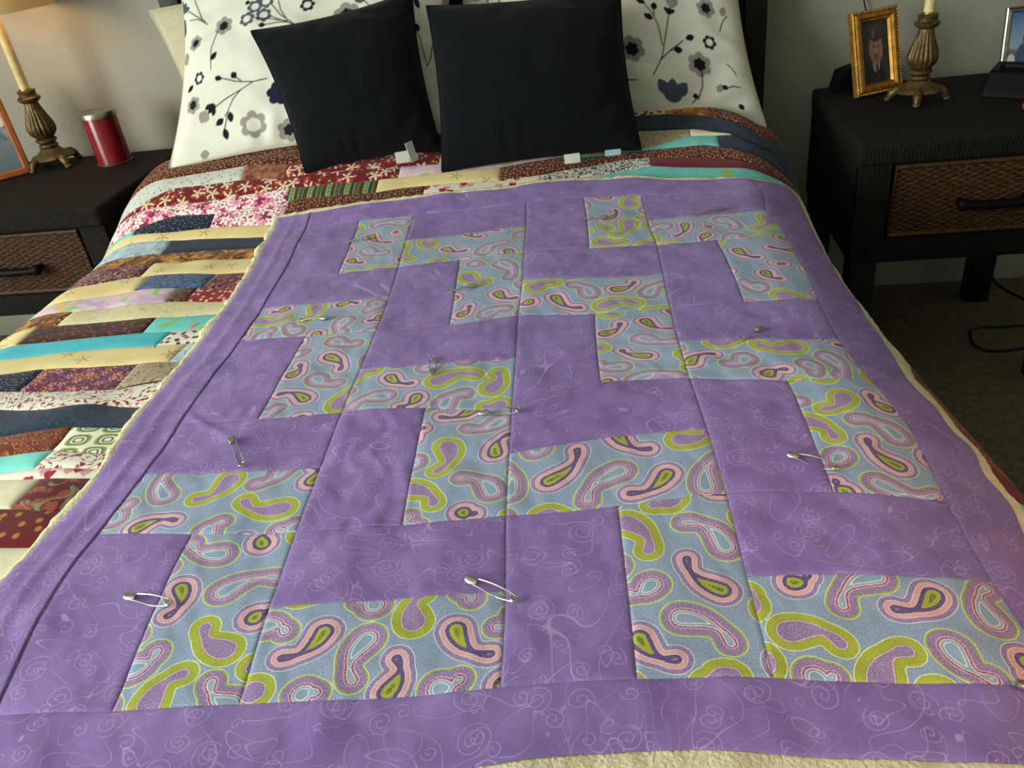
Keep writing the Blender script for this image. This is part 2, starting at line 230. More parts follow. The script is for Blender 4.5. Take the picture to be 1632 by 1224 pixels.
def mobj(name, V, F, mat, parent=None, smooth=True, world=True):
    me = bpy.data.meshes.new(name)
    me.from_pydata([tuple(map(float, v)) for v in V], [], [tuple(map(int, f)) for f in F])
    if smooth: me.polygons.foreach_set('use_smooth', [True] * len(me.polygons))
    me.materials.append(mat); me.update()
    o = bpy.data.objects.new(name, me); COL.objects.link(o)
    parent_to(o, parent, world)
    return o

def grid(name, P, mat, parent=None, uv=None, attrs=None, colors=None, wrap=False):
    """P: (n,m,3) points -> quad sheet"""
    n, m = P.shape[:2]
    idx = np.arange(n * m).reshape(n, m)
    q = np.stack([idx[:-1, :-1], idx[:-1, 1:], idx[1:, 1:], idx[1:, :-1]], -1).reshape(-1, 4)
    me = bpy.data.meshes.new(name)
    me.vertices.add(n * m); me.vertices.foreach_set('co', P.reshape(-1).astype(np.float32))
    me.loops.add(q.size); me.loops.foreach_set('vertex_index', q.reshape(-1).astype(np.int32))
    me.polygons.add(len(q)); me.polygons.foreach_set('loop_start', np.arange(0, q.size, 4, dtype=np.int32))
    me.polygons.foreach_set('use_smooth', np.ones(len(q), dtype=bool))
    me.update(calc_edges=True)
    if uv is not None:
        l = me.uv_layers.new(name='UVMap')
        l.data.foreach_set('uv', uv.reshape(-1, 2)[q.reshape(-1)].astype(np.float32).reshape(-1))
    for k, a in (attrs or {}).items():
        at = me.attributes.new(k, 'FLOAT', 'POINT'); at.data.foreach_set('value', a.reshape(-1).astype(np.float32))
    if colors is not None:
        at = me.color_attributes.new('print', 'FLOAT_COLOR', 'POINT')
        c4 = np.concatenate([colors.reshape(-1, 3), np.ones((n * m, 1))], 1)
        at.data.foreach_set('color', c4.astype(np.float32).reshape(-1))
    me.materials.append(mat)
    o = bpy.data.objects.new(name, me); COL.objects.link(o)
    parent_to(o, parent)
    return o

class Geo:
    def __init__(s): s.V = []; s.F = []
    def add(s, V, F):
        k = len(s.V); s.V += [tuple(v) for v in V]; s.F += [tuple(i + k for i in f) for f in F]; return s
    def box(s, x0, x1, y0, y1, z0, z1):
        V = [(x, y, z) for x in (x0, x1) for y in (y0, y1) for z in (z0, z1)]
        return s.add(V, [(0, 1, 3, 2), (4, 6, 7, 5), (0, 4, 5, 1), (2, 3, 7, 6), (0, 2, 6, 4), (1, 5, 7, 3)])
    def lathe(s, prof, seg=32, c=(0, 0), flute=None, cap=True):
        """prof: [(r,z)], flute(k,theta)->radius factor"""
        V = []; n = len(prof)
        for k, (r, z) in enumerate(prof):
            for a in range(seg):
                th = 2 * math.pi * a / seg
                rr = r * (flute(k / (n - 1), th) if flute else 1)
                V.append((c[0] + rr * math.cos(th), c[1] + rr * math.sin(th), z))
        F = [(k * seg + a, k * seg + (a + 1) % seg, (k + 1) * seg + (a + 1) % seg, (k + 1) * seg + a) for k in range(n - 1) for a in range(seg)]
        if cap:
            F.append(tuple(reversed(range(seg)))); F.append(tuple((n - 1) * seg + a for a in range(seg)))
        return s.add(V, F)
    def tube(s, pts, r, seg=8, closed=False):
        pts = [Vector(p) for p in pts]; n = len(pts); V = []; F = []
        up = Vector((0.13, 0.21, 0.97))
        for i, p in enumerate(pts):
            a = pts[(i - 1) % n] if (closed or i > 0) else p
            b = pts[(i + 1) % n] if (closed or i < n - 1) else p
            t = (b - a).normalized(); u = t.cross(up)
            if u.length < 1e-3: u = t.cross(Vector((1, 0, 0)))
            u.normalize(); w = t.cross(u)
            rr = r[i] if isinstance(r, (list, tuple)) else r
            for k in range(seg):
                th = 2 * math.pi * k / seg
                V.append(p + u * (rr * math.cos(th)) + w * (rr * math.sin(th)))
        m = n if closed else n - 1
        for i in range(m):
            j = (i + 1) % n
            for k in range(seg):
                F.append((i * seg + k, i * seg + (k + 1) % seg, j * seg + (k + 1) % seg, j * seg + k))
        if not closed:
            F.append(tuple(reversed(range(seg)))); F.append(tuple((n - 1) * seg + k for k in range(seg)))
        return s.add(V, F)
    def ball(s, c, r, seg=12, rings=8):
        if not isinstance(r, (tuple, list)): r = (r, r, r)
        V = []; F = []
        for i in range(rings + 1):
            ph = math.pi * i / rings
            for k in range(seg):
                th = 2 * math.pi * k / seg
                V.append((c[0] + r[0] * math.sin(ph) * math.cos(th), c[1] + r[1] * math.sin(ph) * math.sin(th), c[2] + r[2] * math.cos(ph)))
        for i in range(rings):
            for k in range(seg):
                F.append((i * seg + k, (i + 1) * seg + k, (i + 1) * seg + (k + 1) % seg, i * seg + (k + 1) % seg))
        return s.add(V, F)
    def xf(s, M):
        s.V = [tuple(M @ Vector(v)) for v in s.V]; return s
    def obj(s, name, mat, parent=None, smooth=False, bevel=0.0, seg=2, world=True, angle=None):
        me = bpy.data.meshes.new(name); me.from_pydata(s.V, [], s.F)
        if bevel > 0:
            bm = bmesh.new(); bm.from_mesh(me)
            bmesh.ops.bevel(bm, geom=list(bm.edges), offset=bevel, segments=seg, affect='EDGES', profile=0.6, clamp_overlap=True)
            bm.to_mesh(me); bm.free()
        bm = bmesh.new(); bm.from_mesh(me)
        bmesh.ops.recalc_face_normals(bm, faces=list(bm.faces))
        for f in bm.faces: f.smooth = smooth or bevel > 0
        if smooth or bevel > 0:
            lim = math.radians(angle or 40)
            for e in bm.edges:
                if len(e.link_faces) == 2 and e.calc_face_angle(0) > lim: e.smooth = False
        bm.to_mesh(me); bm.free()
        me.materials.append(mat); me.update()
        o = bpy.data.objects.new(name, me); COL.objects.link(o); parent_to(o, parent, world)
        return o

_rs = np.random.RandomState(7)
_lat = _rs.rand(64, 64)
def vnoise(x, y):
    """smooth lattice noise, -1..1"""
    x = np.asarray(x, float); y = np.asarray(y, float)
    xi = np.floor(x).astype(int); yi = np.floor(y).astype(int); fx = sm(x - xi); fy = sm(y - yi)
    g = lambda a, b: _lat[a % 64, b % 64]
    return ((g(xi, yi) * (1 - fx) + g(xi + 1, yi) * fx) * (1 - fy) + (g(xi, yi + 1) * (1 - fx) + g(xi + 1, yi + 1) * fx) * fy) * 2 - 1

# ------------------------------------------------------------------ the bed surface: (s across, t along) -> point on the coverlet
XL, XR, RL, RR, ZC, AM = -.885, .385, .17, .16, .592, 1.40
def rise(x, t):
    k = sm((x + .75) / 1.0)
    return .105 * sm((t - .50) / .36) * (1 - k) + .07 * sm((t - .52) / .55) * k
def surf(s, t):
    s = np.asarray(s, float); t = np.asarray(t, float)
    x = s.copy(); dz = np.zeros_like(s)
    for sg, x0, R in ((1, XR, RR + .17 * sm((.4 - t) / .8)), (-1, XL, RL)):
        e = np.maximum(sg * (s - x0), 0); ph = np.minimum(e / R, AM); ex = np.maximum(e - R * AM, 0)
        m = e > 0
        x = np.where(m, x0 + sg * (R * np.sin(ph) + ex * np.cos(AM)), x)
        dz = np.where(m, -(R * (1 - np.cos(ph)) + ex * np.sin(AM)), dz)
    return np.stack([x, t + 0 * s, ZC + dz + rise(x, t)], -1)

# quilt block coordinates (i across, j along, one unit = one block) -> point on the quilt
QB = 0.2286; QA = math.radians(4.0)
QK = np.array(QCTRL)
def qrad(r2): return np.where(r2 > 0, r2 * np.log(r2 + 1e-12), 0)
QN = len(QK)
_A = np.zeros((QN + 3, QN + 3)); _A[:QN, :QN] = qrad(((QK[:, None, :2] - QK[None, :, :2]) ** 2).sum(-1)) + .02 * np.eye(QN)
_A[:QN, QN] = 1; _A[:QN, QN + 1:] = QK[:, :2]; _A[QN, :QN] = 1; _A[QN + 1:, :QN] = QK[:, :2].T
_bb = np.zeros((QN + 3, 2)); _bb[:QN] = QK[:, 2:]
QW = np.linalg.solve(_A, _bb)
def quilt_st(i, j):
    i = np.asarray(i, float); j = np.asarray(j, float); p = np.stack([i, j], -1).reshape(-1, 2)
    out = np.zeros_like(p)
    for a in range(0, len(p), 20000):
        q = p[a:a + 20000]
        out[a:a + 20000] = qrad(((q[:, None] - QK[None, :, :2]) ** 2).sum(-1)) @ QW[:QN] + QW[QN] + q @ QW[QN + 1:]
    x = (p[:, 0] - 2) * QB; y = (p[:, 1] - 2.5) * QB; c, s = math.cos(QA), math.sin(QA)
    st = np.stack([c * x - s * y, s * x + c * y], -1) + out
    return st.reshape(i.shape + (2,))
def wrinkle(i, j):
    w = .0022 * vnoise(i * 2.3 + 5, j * 2.1) + .0012 * vnoise(i * 6 + j * 2, j * 5 - i) + .0005 * vnoise(i * 17, j * 13 + i * 5)
    # crease pressed into the side border, and the soft puckers of one gathered patch
    w = w + .0016 * np.exp(-((i + .16 + .01 * vnoise(j * 2, j)) / .022) ** 2) * sm((j + .2) / .5)
    w = w + .0015 * np.exp(-np.maximum(-i, 0) / .04) * (i < 0)
    g = sm((i - .98) / .08) * sm((1.56 - i) / .08) * sm((j - .9) / .1) * sm((2.02 - j) / .1)
    w = w + .0011 * g * vnoise(i * 21 + 2.0 * vnoise(i * 4, j * 5), j * 6 + i * 3)
    w = w + .0016 * sm((i - 3.9) / .3) * vnoise(j * 4.5, i * 2)
    d = (j - 1.95) + (i - .2) * .75                      # diagonal pull under one pin
    w = w + .0022 * np.exp(-(d / .03) ** 2) * sm((i - 0) / .1) * sm((.55 - i) / .25)
    return w
def quilt(i, j, dz=.008, wr=1.0):
    st = quilt_st(i, j); P = surf(st[..., 0], st[..., 1])
    P[..., 2] += dz + wr * wrinkle(np.asarray(i, float), np.asarray(j, float))
    return P
def steps(a, b, h, edge=(.0010, .0028)):
    """grid line positions in block units, tighter along both seams"""
    e = [x / QB for x in edge]; n = max(2, int(round((b - a - 2 * e[-1]) * QB / h)))
    return np.array([a] + [a + x for x in e[:-1]] + list(np.linspace(a + e[-1], b - e[-1], n)) + [b - x for x in e[:-1]][::-1] + [b])
# ------------------------------------------------------------------ printed cottons
def fab(name, fn, rough=0.9, bump=0.25):
    t = NT(name, rough, 0.12); uv = t.uv(); c = fn(t, uv); weave(t, uv, bump)
    t.b.inputs['Sheen Weight'].default_value = 0.12
    return t.col(c)

def f_dots(base, dot, scale=90, r=.22, mott=None):
    def g(t, uv):
        b = t.ramp(t.noise(uv, 40).outputs[0], base, mott) if mott else base
        return t.mix(t.lt(t.vor(uv, scale, 1.0, voronoi_dimensions='2D').outputs['Distance'], r, .05), b, dot)
    return g
def f_mott(a, b, scale=60, dist=0.6, lo=.35, hi=.65, detail=4):
    return lambda t, uv: t.ramp(t.noise(uv, scale, detail, dist).outputs[0], a, b, lo, hi)
def f_leaf(base, leaf, mott):
    """cream ground with scattered sprigs"""
    def g(t, uv):
        b = t.ramp(t.noise(uv, 14, 3).outputs[0], base, mott)
        v = t.vor(uv, 13, .8, voronoi_dimensions='2D')
        d = t.vmath('SUBTRACT', uv, v.outputs['Position'])
        x, y, _ = t.sep(d)
        ln = t.vmath('LENGTH', d)
        rnd = t.sep(v.outputs['Color'])[0]
        th = t.math('ADD', t.math('ARCTAN2', y, x), t.math('MULTIPLY', rnd, 6.28))
        pet = t.math('ABSOLUTE', t.math('SINE', t.math('MULTIPLY', th, 2.5)))
        rad = t.math('MULTIPLY_ADD', pet, -.0195, .0165)
        return t.mix(t.math('MULTIPLY', t.lt(t.math('SUBTRACT', ln, rad), 0.0, .001), .8), b, leaf)
    return g
def f_floral(base, petals, scale=55, centre=(230, 190, 120), pet=5.0, big=.5):
    """crowded little daisies"""
    def g(t, uv):
        c = base
        for k, (pc, sc) in enumerate(petals):
            v = t.vor(t.map(uv, loc=(.37 * k, .19 * k, 0)), scale * sc, 1.0, voronoi_dimensions='2D')
            d = t.vmath('SUBTRACT', t.map(uv, loc=(.37 * k, .19 * k, 0)), v.outputs['Position']); x, y, _ = t.sep(d)
            th = t.math('ARCTAN2', y, x); ln = t.math('MULTIPLY', t.vmath('LENGTH', d), scale * sc)
            rad = t.math('MULTIPLY_ADD', t.math('COSINE', t.math('MULTIPLY', th, pet)), .17, big - .14)
            c = t.mix(t.lt(t.math('SUBTRACT', ln, rad), 0, .04), c, pc)
            c = t.mix(t.lt(ln, .09, .03), c, centre)
        return c
    return g
def f_patch(base, cols, scale=30, dist=1.2):
    """big loose blotches of several colours"""
    def g(t, uv):
        c = base
        for k, (pc, lo) in enumerate(cols):
            n = t.noise(t.map(uv, loc=(.7 * k, .31 * k, 0)), scale, 2.0, dist).outputs[0]
            c = t.mix(t.math('SUBTRACT', 1.0, t.lt(n, lo, .03)), c, pc)
        return c
    return g
def f_curl(base, line, scale=26, pitch=.006, mott=None, width=.10):
    def g(t, uv):
        b = t.ramp(t.noise(uv, 25).outputs[0], base, mott or base)
        n = t.noise(uv, scale, 0.0, 1.6).outputs[0]
        f = t.math('ABSOLUTE', t.math('SUBTRACT', t.math('FRACT', t.math('MULTIPLY', n, 6.0)), .5))
        return t.mix(t.lt(f, width, .04), b, line)
    return g
def f_stripe(t, uv):
    x = t.sep(uv)[0]
    f = t.math('FRACT', t.math('MULTIPLY', x, 24.0))
    c = (25, 25, 22)
    for a, b, k in ((.05, .36, (120, 150, 90)), (.40, .46, (90, 60, 50)), (.52, .62, (105, 130, 80)), (.66, .72, (120, 95, 70)), (.76, .86, (90, 115, 70)), (.92, .97, (150, 40, 45))):
        c = t.mix(t.math('MULTIPLY', t.math('GREATER_THAN', f, a), t.math('LESS_THAN', f, b)), c, k)
    v = t.vor(t.map(uv, (1, 1, 1)), 95, .2, voronoi_dimensions='2D').outputs['Distance']
    return t.mix(t.math('MULTIPLY', t.lt(v, .25), .6), c, (40, 55, 30))
def f_hex(t, uv):
    v = t.vor(t.map(uv, (1, 1.35, 1)), 24, .15, voronoi_dimensions='2D', distance='MINKOWSKI')
    v.inputs['Exponent'].default_value = 3.0
    d = v.outputs['Distance']
    c = (228, 226, 205)
    for th, k in ((.43, (150, 165, 75)), (.36, (110, 130, 80)), (.30, (60, 80, 95)), (.27, (228, 226, 205)), (.20, (120, 140, 80)), (.16, (60, 80, 95)), (.12, (228, 226, 205))):
        c = t.mix(t.lt(d, th, .008), c, k)
    return c
def f_heart(t, uv):
    c = (222, 214, 198)
    for k, (pc, off, sc) in enumerate((((205, 150, 155), .3, 34), ((150, 25, 40), 0, 30))):
        v = t.vor(t.map(uv, loc=(off, off, 0)), sc, .9, voronoi_dimensions='2D')
        d = t.vmath('SUBTRACT', t.map(uv, loc=(off, off, 0)), v.outputs['Position']); x, y, _ = t.sep(d)
        yy = t.math('SUBTRACT', y, t.math('MULTIPLY', t.math('POWER', t.math('ABSOLUTE', x), .7), .12))
        ln = t.math('SQRT', t.math('ADD', t.math('MULTIPLY', x, x), t.math('MULTIPLY', t.math('MULTIPLY', yy, yy), 1.3)))
        c = t.mix(t.lt(ln, .0082, .0006), c, pc)
    return c
def f_berry(t, uv):
    c = (222, 220, 205)
    n = t.noise(uv, 20, 0.0, 1.5).outputs[0]
    f = t.math('ABSOLUTE', t.math('SUBTRACT', t.math('FRACT', t.math('MULTIPLY', n, 7.0)), .5))
    c = t.mix(t.lt(f, .07, .04), c, (165, 120, 110))
    v = t.vor(uv, 105, 1.0, voronoi_dimensions='2D').outputs['Distance']
    near = t.lt(f, .25, .05)
    return t.mix(t.math('MULTIPLY', t.lt(v, .36, .05), near), c, (150, 25, 50))
def f_bw(t, uv):
    n = t.noise(uv, 55, 1.0, 2.0).outputs[0]
    f = t.math('ABSOLUTE', t.math('SUBTRACT', t.math('FRACT', t.math('MULTIPLY', n, 4.0)), .5))
    return t.mix(t.lt(f, .21, .05), (205, 205, 195), (22, 24, 24))

FABRIC = dict(
 brown_dot=fab('cotton_russet_gold_dot', f_dots((88, 33, 23), (186, 142, 88), 130, .22, (76, 27, 20))),
 white_dot=fab('cotton_white_pin_dot', f_dots((205, 208, 200), (110, 110, 105), 60, .12, (194, 198, 190))),
 copper=fab('cotton_copper_batik', f_mott((100, 52, 40), (165, 112, 82), 70)),
 red_floral=fab('cotton_red_floral', f_floral((112, 18, 28), [((92, 84, 52), .8), ((176, 70, 74), .6), ((220, 196, 176), .42)], 55, big=.33)),
 pink_floral=fab('cotton_pink_daisy', f_floral((130, 45, 60), [((190, 60, 120), .55), ((235, 215, 215), .62), ((225, 150, 175), .7), ((240, 228, 222), .5)], 70, (190, 90, 90))),
 stripe=fab('cotton_green_black_stripe', f_stripe),
 cream_leaf=fab('cotton_cream_wheat_sprig', f_leaf((226, 208, 150), (142, 108, 55), (214, 194, 136))),
 cream=fab('cotton_plain_cream', f_mott((222, 216, 188), (206, 198, 166), 30)),
 beige=fab('cotton_beige_scroll', f_curl((208, 200, 158), (182, 172, 132), 30)),
 tan_print=fab('cotton_tan_scroll', f_curl((172, 158, 128), (120, 105, 82), 38, width=.16)),
 navy_dot=fab('cotton_navy_pin_dot', f_dots((22, 30, 48), (120, 130, 150), 130, .16, (28, 36, 54))),
 navy=fab('cotton_navy', f_mott((24, 36, 54), (34, 50, 70), 80)),
 slate=fab('cotton_slate_blue_leaf', f_curl((42, 58, 78), (30, 42, 58), 34, width=.18)),
 batik=fab('cotton_blue_batik', f_mott((30, 48, 92), (88, 112, 150), 110, 1.0)),
 lightblue=fab('cotton_pale_blue_batik', f_mott((118, 158, 182), (196, 212, 214), 90, 1.4)),
 autumn=fab('cotton_autumn_leaves', f_patch((58, 30, 16), [((125, 70, 28), .46), ((176, 118, 44), .54), ((198, 150, 66), .62)], 45)),
 maroon_curl=fab('cotton_maroon_scroll', f_curl((84, 24, 34), (205, 180, 165), 34, width=.08)),
 maroon_ring=fab('cotton_maroon_ring', f_curl((88, 26, 36), (160, 110, 100), 22, width=.13)),
 maroon=fab('cotton_plain_maroon', f_mott((92, 18, 34), (108, 24, 40), 50)),
 pink_leaf=fab('cotton_lilac_garden', f_patch((212, 186, 200), [((196, 160, 196), .55), ((140, 190, 120), .60), ((228, 180, 80), .66)], 24, .8)),
 brown_pin=fab('cotton_brown_dot', f_dots((70, 42, 24), (160, 125, 80), 110, .16)),
 red_pin=fab('cotton_red_petal', f_dots((128, 22, 30), (215, 165, 140), 75, .26)),
 choc=fab('cotton_chocolate_leaf', f_dots((66, 26, 22), (118, 70, 44), 70, .20, (58, 22, 20))),
 turq=fab('cotton_turquoise_tulip', f_patch((98, 188, 182), [((108, 196, 188), .5), ((130, 180, 90), .66), ((190, 60, 100), .70)], 20, .6)),
 cyan=fab('cotton_bright_cyan', f_mott((62, 176, 196), (74, 188, 204), 30)),
 aqua=fab('cotton_aqua', f_mott((118, 214, 204), (128, 220, 210), 30)),
 white_vine=fab('cotton_white_maroon_vine', f_dots((215, 210, 195), (92, 40, 45), 75, .30)),
 plum=fab('cotton_plum_flower', f_floral((98, 36, 62), [((190, 140, 165), 2.2), ((205, 135, 60), .50), ((225, 160, 172), .7)], 60, (120, 50, 40), big=.27)),
 berry=fab('cotton_white_red_berry', f_berry),
 hexagon=fab('cotton_green_hexagon', f_hex),
 heart=fab('cotton_white_red_heart', f_heart),
 dark_paisley=fab('cotton_dark_red_flower', f_patch((92, 18, 22), [((140, 70, 50), .58), ((120, 125, 90), .64)], 32, 1.4)),
 gold_spot=fab('cotton_maroon_gold_spot', f_dots((96, 18, 24), (165, 115, 55), 42, .17)),
 blackwhite=fab('cotton_black_white_scribble', f_bw),
 leopard=fab('cotton_leopard', f_dots((205, 190, 165), (66, 42, 26), 70, .34)),
 gold=fab('cotton_gold_swirl', f_patch((150, 92, 36), [((196, 140, 62), .5), ((110, 60, 26), .6)], 34)),
 copper_leaf=fab('cotton_copper_fern', f_curl((112, 44, 26), (165, 112, 66), 40, width=.14)),
)

# purple cotton with tossed curlicues
def f_purple(t, uv):
    m = t.noise(uv, 16, 4, .4).outputs[0]
    c = t.ramp(m, (121, 97, 160), (145, 121, 183), .3, .7)
    c = t.mix(t.math('MULTIPLY', t.noise(uv, 45, 3).outputs[0], .35), c, (122, 92, 152))
    w = t.vmath('ADD', uv, t.vscale(t.vmath('SUBTRACT', t.noise(uv, 22, 1.0).outputs['Color'], (.5, .5, .5)), .012))
    lines = None
    for k, (sc, pitch, rmax) in enumerate(((19, .0062, .0150), (25, .0050, .0105))):
        p = t.map(w, loc=(.31 * k, .77 * k, 0))
        v = t.vor(p, sc, 1.0, voronoi_dimensions='2D')
        d = t.vmath('SUBTRACT', p, v.outputs['Position']); x, y, _ = t.sep(d)
        rnd = t.sep(v.outputs['Color'])[0]; rn2 = t.sep(v.outputs['Color'])[1]
        r = t.vmath('LENGTH', d)
        sg = t.math('SUBTRACT', t.math('MULTIPLY', t.math('GREATER_THAN', rnd, .5), 2.0), 1.0)
        ph = t.math('ADD', t.math('DIVIDE', r, pitch), t.math('MULTIPLY', t.math('DIVIDE', t.math('ARCTAN2', y, x), 6.28318), sg))
        ph = t.math('ADD', ph, t.math('MULTIPLY', rn2, 1.0))
        f = t.math('ABSOLUTE', t.math('SUBTRACT', t.math('FRACT', ph), .5))
        l = t.math('MULTIPLY', t.lt(f, .0003 / pitch, .02), t.math('LESS_THAN', r, t.math('MULTIPLY_ADD', rn2, rmax * .6, rmax * .5)))
        lines = l if lines is None else t.math('MAXIMUM', lines, l)
    for k, sc in enumerate((8.5, 6.0)):
        n = t.noise(t.map(uv, loc=(.9 * k + .2, .4, 0)), sc, 0.0, 2.6).outputs[0]
        f = t.math('ABSOLUTE', t.math('SUBTRACT', t.math('FRACT', t.math('MULTIPLY', n, 5.0)), .5))
        lines = t.math('MAXIMUM', lines, t.lt(f, .010, .010))
    return t.mix(t.math('MULTIPLY', lines, .5), c, (204, 182, 226))
M_PURPLE = fab('cotton_purple_curlicue', f_purple, .68, .22)

def make_paisley():
    t = NT('cotton_blue_paisley', .9, .12); uv = t.uv()
    at = lambda k: t.n('ShaderNodeAttribute', attribute_name=k).outputs['Fac']
    wob = t.math('MULTIPLY', t.math('SUBTRACT', t.noise(uv, 420, 1.0).outputs[0], .5), .0011)
    grain = t.noise(uv, 700, 1.0).outputs[0]
    def cut(d, th): return t.lt(d, th, .00015)
    c = t.ramp(grain, (124, 146, 178), (168, 182, 202), .35, .65)
    c = t.mix(t.math('MULTIPLY', t.noise(uv, 30, 3).outputs[0], .35), c, (116, 140, 178))
    pale = (214, 214, 214); green = t.ramp(grain, (150, 162, 48), (176, 184, 78)); vio = t.ramp(grain, (116, 92, 146), (178, 156, 196), .3, .7)
    pink = t.ramp(grain, (212, 152, 158), (226, 176, 176))
    V = t.math('ADD', at('sdf_rim'), wob)
    dash = t.lt(t.vor(uv, 620, .5, voronoi_dimensions='2D').outputs['Distance'], .42, .1)
    for th, k in ((0, (214, 224, 172)), (-0.00083, green), (-0.00239, vio), (-0.00883, (222, 180, 192)), (-0.00975, t.mix(dash, (196, 140, 164), (116, 46, 84))), (-0.01141, (216, 200, 212)), (-0.01251, (146, 170, 190)), (-0.01454, (220, 220, 224)), (-0.01546, (140, 162, 186))):
        c = t.mix(cut(V, th), c, k)
    P = t.math('ADD', at('sdf_rose'), wob)
    for th, k in ((0, pale), (-0.00092, vio), (-0.00534, pale), (-0.00607, pink), (-0.00994, (230, 204, 206)), (-0.01067, t.ramp(grain, (62, 44, 100), (130, 108, 160), .3, .7)), (-0.01454, green), (-0.01822, t.mix(dash, green, (70, 62, 50)))):
        c = t.mix(cut(P, th), c, k)
    G = t.math('ADD', at('sdf_lime'), wob)
    for th, k in ((0, (222, 228, 188)), (-0.00092, green), (-0.00865, t.mix(dash, green, (96, 76, 100))), (-0.00920, (226, 182, 184)), (-0.01030, vio)):
        c = t.mix(cut(G, th), c, k)
    weave(t, uv, .22); t.b.inputs['Sheen Weight'].default_value = .12
    return t.col(c)
M_PAISLEY = make_paisley()

t = NT('cotton_batting', .97, .05); _o = t.obj()
t.bump(t.noise(_o, 260, 4).outputs[0], .6, .003)
M_BATTING = t.col(t.ramp(t.noise(_o, 60, 3).outputs[0], (222, 214, 182), (206, 198, 162)))
t = NT('printed_pillowcase', .85, .15)
weave(t, t.uv(), .15)
M_PILLOW = t.col(t.n('ShaderNodeVertexColor', layer_name='print').outputs[0])
def plain_cloth(name, a, b, sc=40, bump=.2):
    t = NT(name, .9, .12); o = t.obj(); t.bump(t.noise(o, 700, 2).outputs[0], bump, .0007)
    t.b.inputs['Sheen Weight'].default_value = .05
    return t.col(t.ramp(t.noise(o, sc, 3).outputs[0], a, b))
M_NAVY = plain_cloth('cotton_midnight_navy', (7, 11, 16), (9, 13, 18), 30)
M_CREAMCASE = plain_cloth('cotton_ivory_case', (196, 190, 162), (186, 180, 152))
M_SHEET = plain_cloth('mattress_ticking', (205, 200, 185), (195, 190, 175))
M_TAG = plain_cloth('woven_label', (206, 206, 196), (196, 196, 186))
M_TAG2 = plain_cloth('pale_blue_label', (150, 178, 186), (140, 168, 178))

def metal(name, c, rough=.3, bumpy=0.0):
    t = NT(name, rough, .5, 1.0); o = t.obj()
    n = t.noise(o, 90, 4).outputs[0]
    if bumpy: t.bump(n, bumpy, .002)
    return t.col(t.ramp(n, c, tuple(int(v * .82) for v in c)))
M_PIN = metal('nickel_plated_steel', (205, 200, 186), .34)
M_STEEL = metal('brushed_tin', (176, 172, 160), .32)
M_BRASS = metal('bright_brass_ring', (220, 190, 120), .22)
def bronze(name, a, b, rough=.45, met=.55):
    t = NT(name, rough, .4, met); o = t.obj(); n = t.noise(o, 70, 5, .5).outputs[0]; t.bump(n, .2, .0015)
    return t.col(t.ramp(n, a, b))
M_BRONZE = bronze('antique_gold_paint', (108, 90, 54), (78, 65, 39))
M_GOLD = bronze('gilt_wood', (190, 140, 62), (150, 104, 42), .35, .6)
def plain(name, c, rough=.5, spec=.4, d=.9, sc=60):
    t = NT(name, rough, spec); o = t.obj()
    return t.col(t.ramp(t.noise(o, sc, 4).outputs[0], c, tuple(int(v * d) for v in c)))
M_CANDLE = plain('ivory_candle_sleeve', (226, 208, 150), .45)
M_RED = plain('red_enamel', (132, 14, 26), .22, .6)
M_BLACKP = plain('black_plastic', (8, 9, 10), .55, .12)
M_BLACKW = plain('black_painted_wood', (13, 12, 11), .5, .3)
M_DISPLAY = plain('smoked_display', (6, 8, 12), .35, .12)
M_CORD = plain('black_cord', (16, 15, 14), .5, .3)
M_PINKRED = plain('glossy_red', (190, 30, 50), .4, .4)
t = NT('orange_oak', .45, .35); _o = t.obj()
_w = t.noise(t.map(_o, (30, 30, 4)), 6, 4, .6).outputs[0]
M_OAK = t.col(t.ramp(_w, (166, 98, 48), (132, 72, 34)))
# dark woven fibre of the nightstands
t = NT('dark_woven_seagrass', .75, .2); _o = t.obj()
_x, _y, _z = t.sep(_o)
_h = t.math('MULTIPLY', t.math('SINE', t.math('MULTIPLY', t.math('ADD', _x, _z), 760.0)), t.math('SINE', t.math('MULTIPLY', t.math('ADD', _y, _z), 760.0)))
_h2 = t.math('ADD', _h, t.math('MULTIPLY', t.noise(_o, 220, 3).outputs[0], 1.4))
t.bump(_h2, .7, .0018)
M_WEAVE = t.col(t.ramp(t.noise(_o, 130, 3).outputs[0], (28, 22, 18), (16, 13, 11)))
M_WICKER = plain('brown_wicker', (84, 56, 33), .6, .3, .55, 160)
M_WICKDARK = plain('wicker_backing', (40, 26, 16), .8, .2)
t = NT('painted_plaster', .92, .15); _o = t.obj(); t.bump(t.noise(_o, 260, 3).outputs[0], .12, .001)
M_WALL = t.col(t.ramp(t.noise(_o, 2.0, 2).outputs[0], (158, 157, 145), (154, 153, 141)))
M_CEIL = plain('ceiling_paint', (225, 224, 216), .95, .1, .98)
M_TRIM = plain('trim_paint', (205, 203, 192), .6, .3, .97)
t = NT('cut_pile_carpet', .98, .03); _o = t.obj()
t.bump(t.noise(_o, 420, 3).outputs[0], .9, .006)
M_CARPET = t.col(t.ramp(t.noise(_o, 60, 6, .3, .7).outputs[0], (128, 118, 98), (96, 87, 70)))
t = NT('lamp_shade_linen', .9, .1)
t.b.inputs['Transmission Weight'].default_value = 0.0
_tr = t.n('ShaderNodeBsdfTranslucent', {0: (230, 205, 150)}); _mx = t.n('ShaderNodeMixShader', {0: .35})
t.t.links.new(t.b.outputs[0], _mx.inputs[1]); t.t.links.new(_tr.outputs[0], _mx.inputs[2])
t.t.links.new(_mx.outputs[0], t.t.nodes['Material Output'].inputs[0])
M_SHADE = t.col(t.ramp(t.noise(t.obj(), 300, 2).outputs[0], (222, 205, 160), (212, 192, 146)))
t = NT('window_glass', .05, .5)
_tr = t.n('ShaderNodeBsdfTransparent'); _mx = t.n('ShaderNodeMixShader', {0: .93})
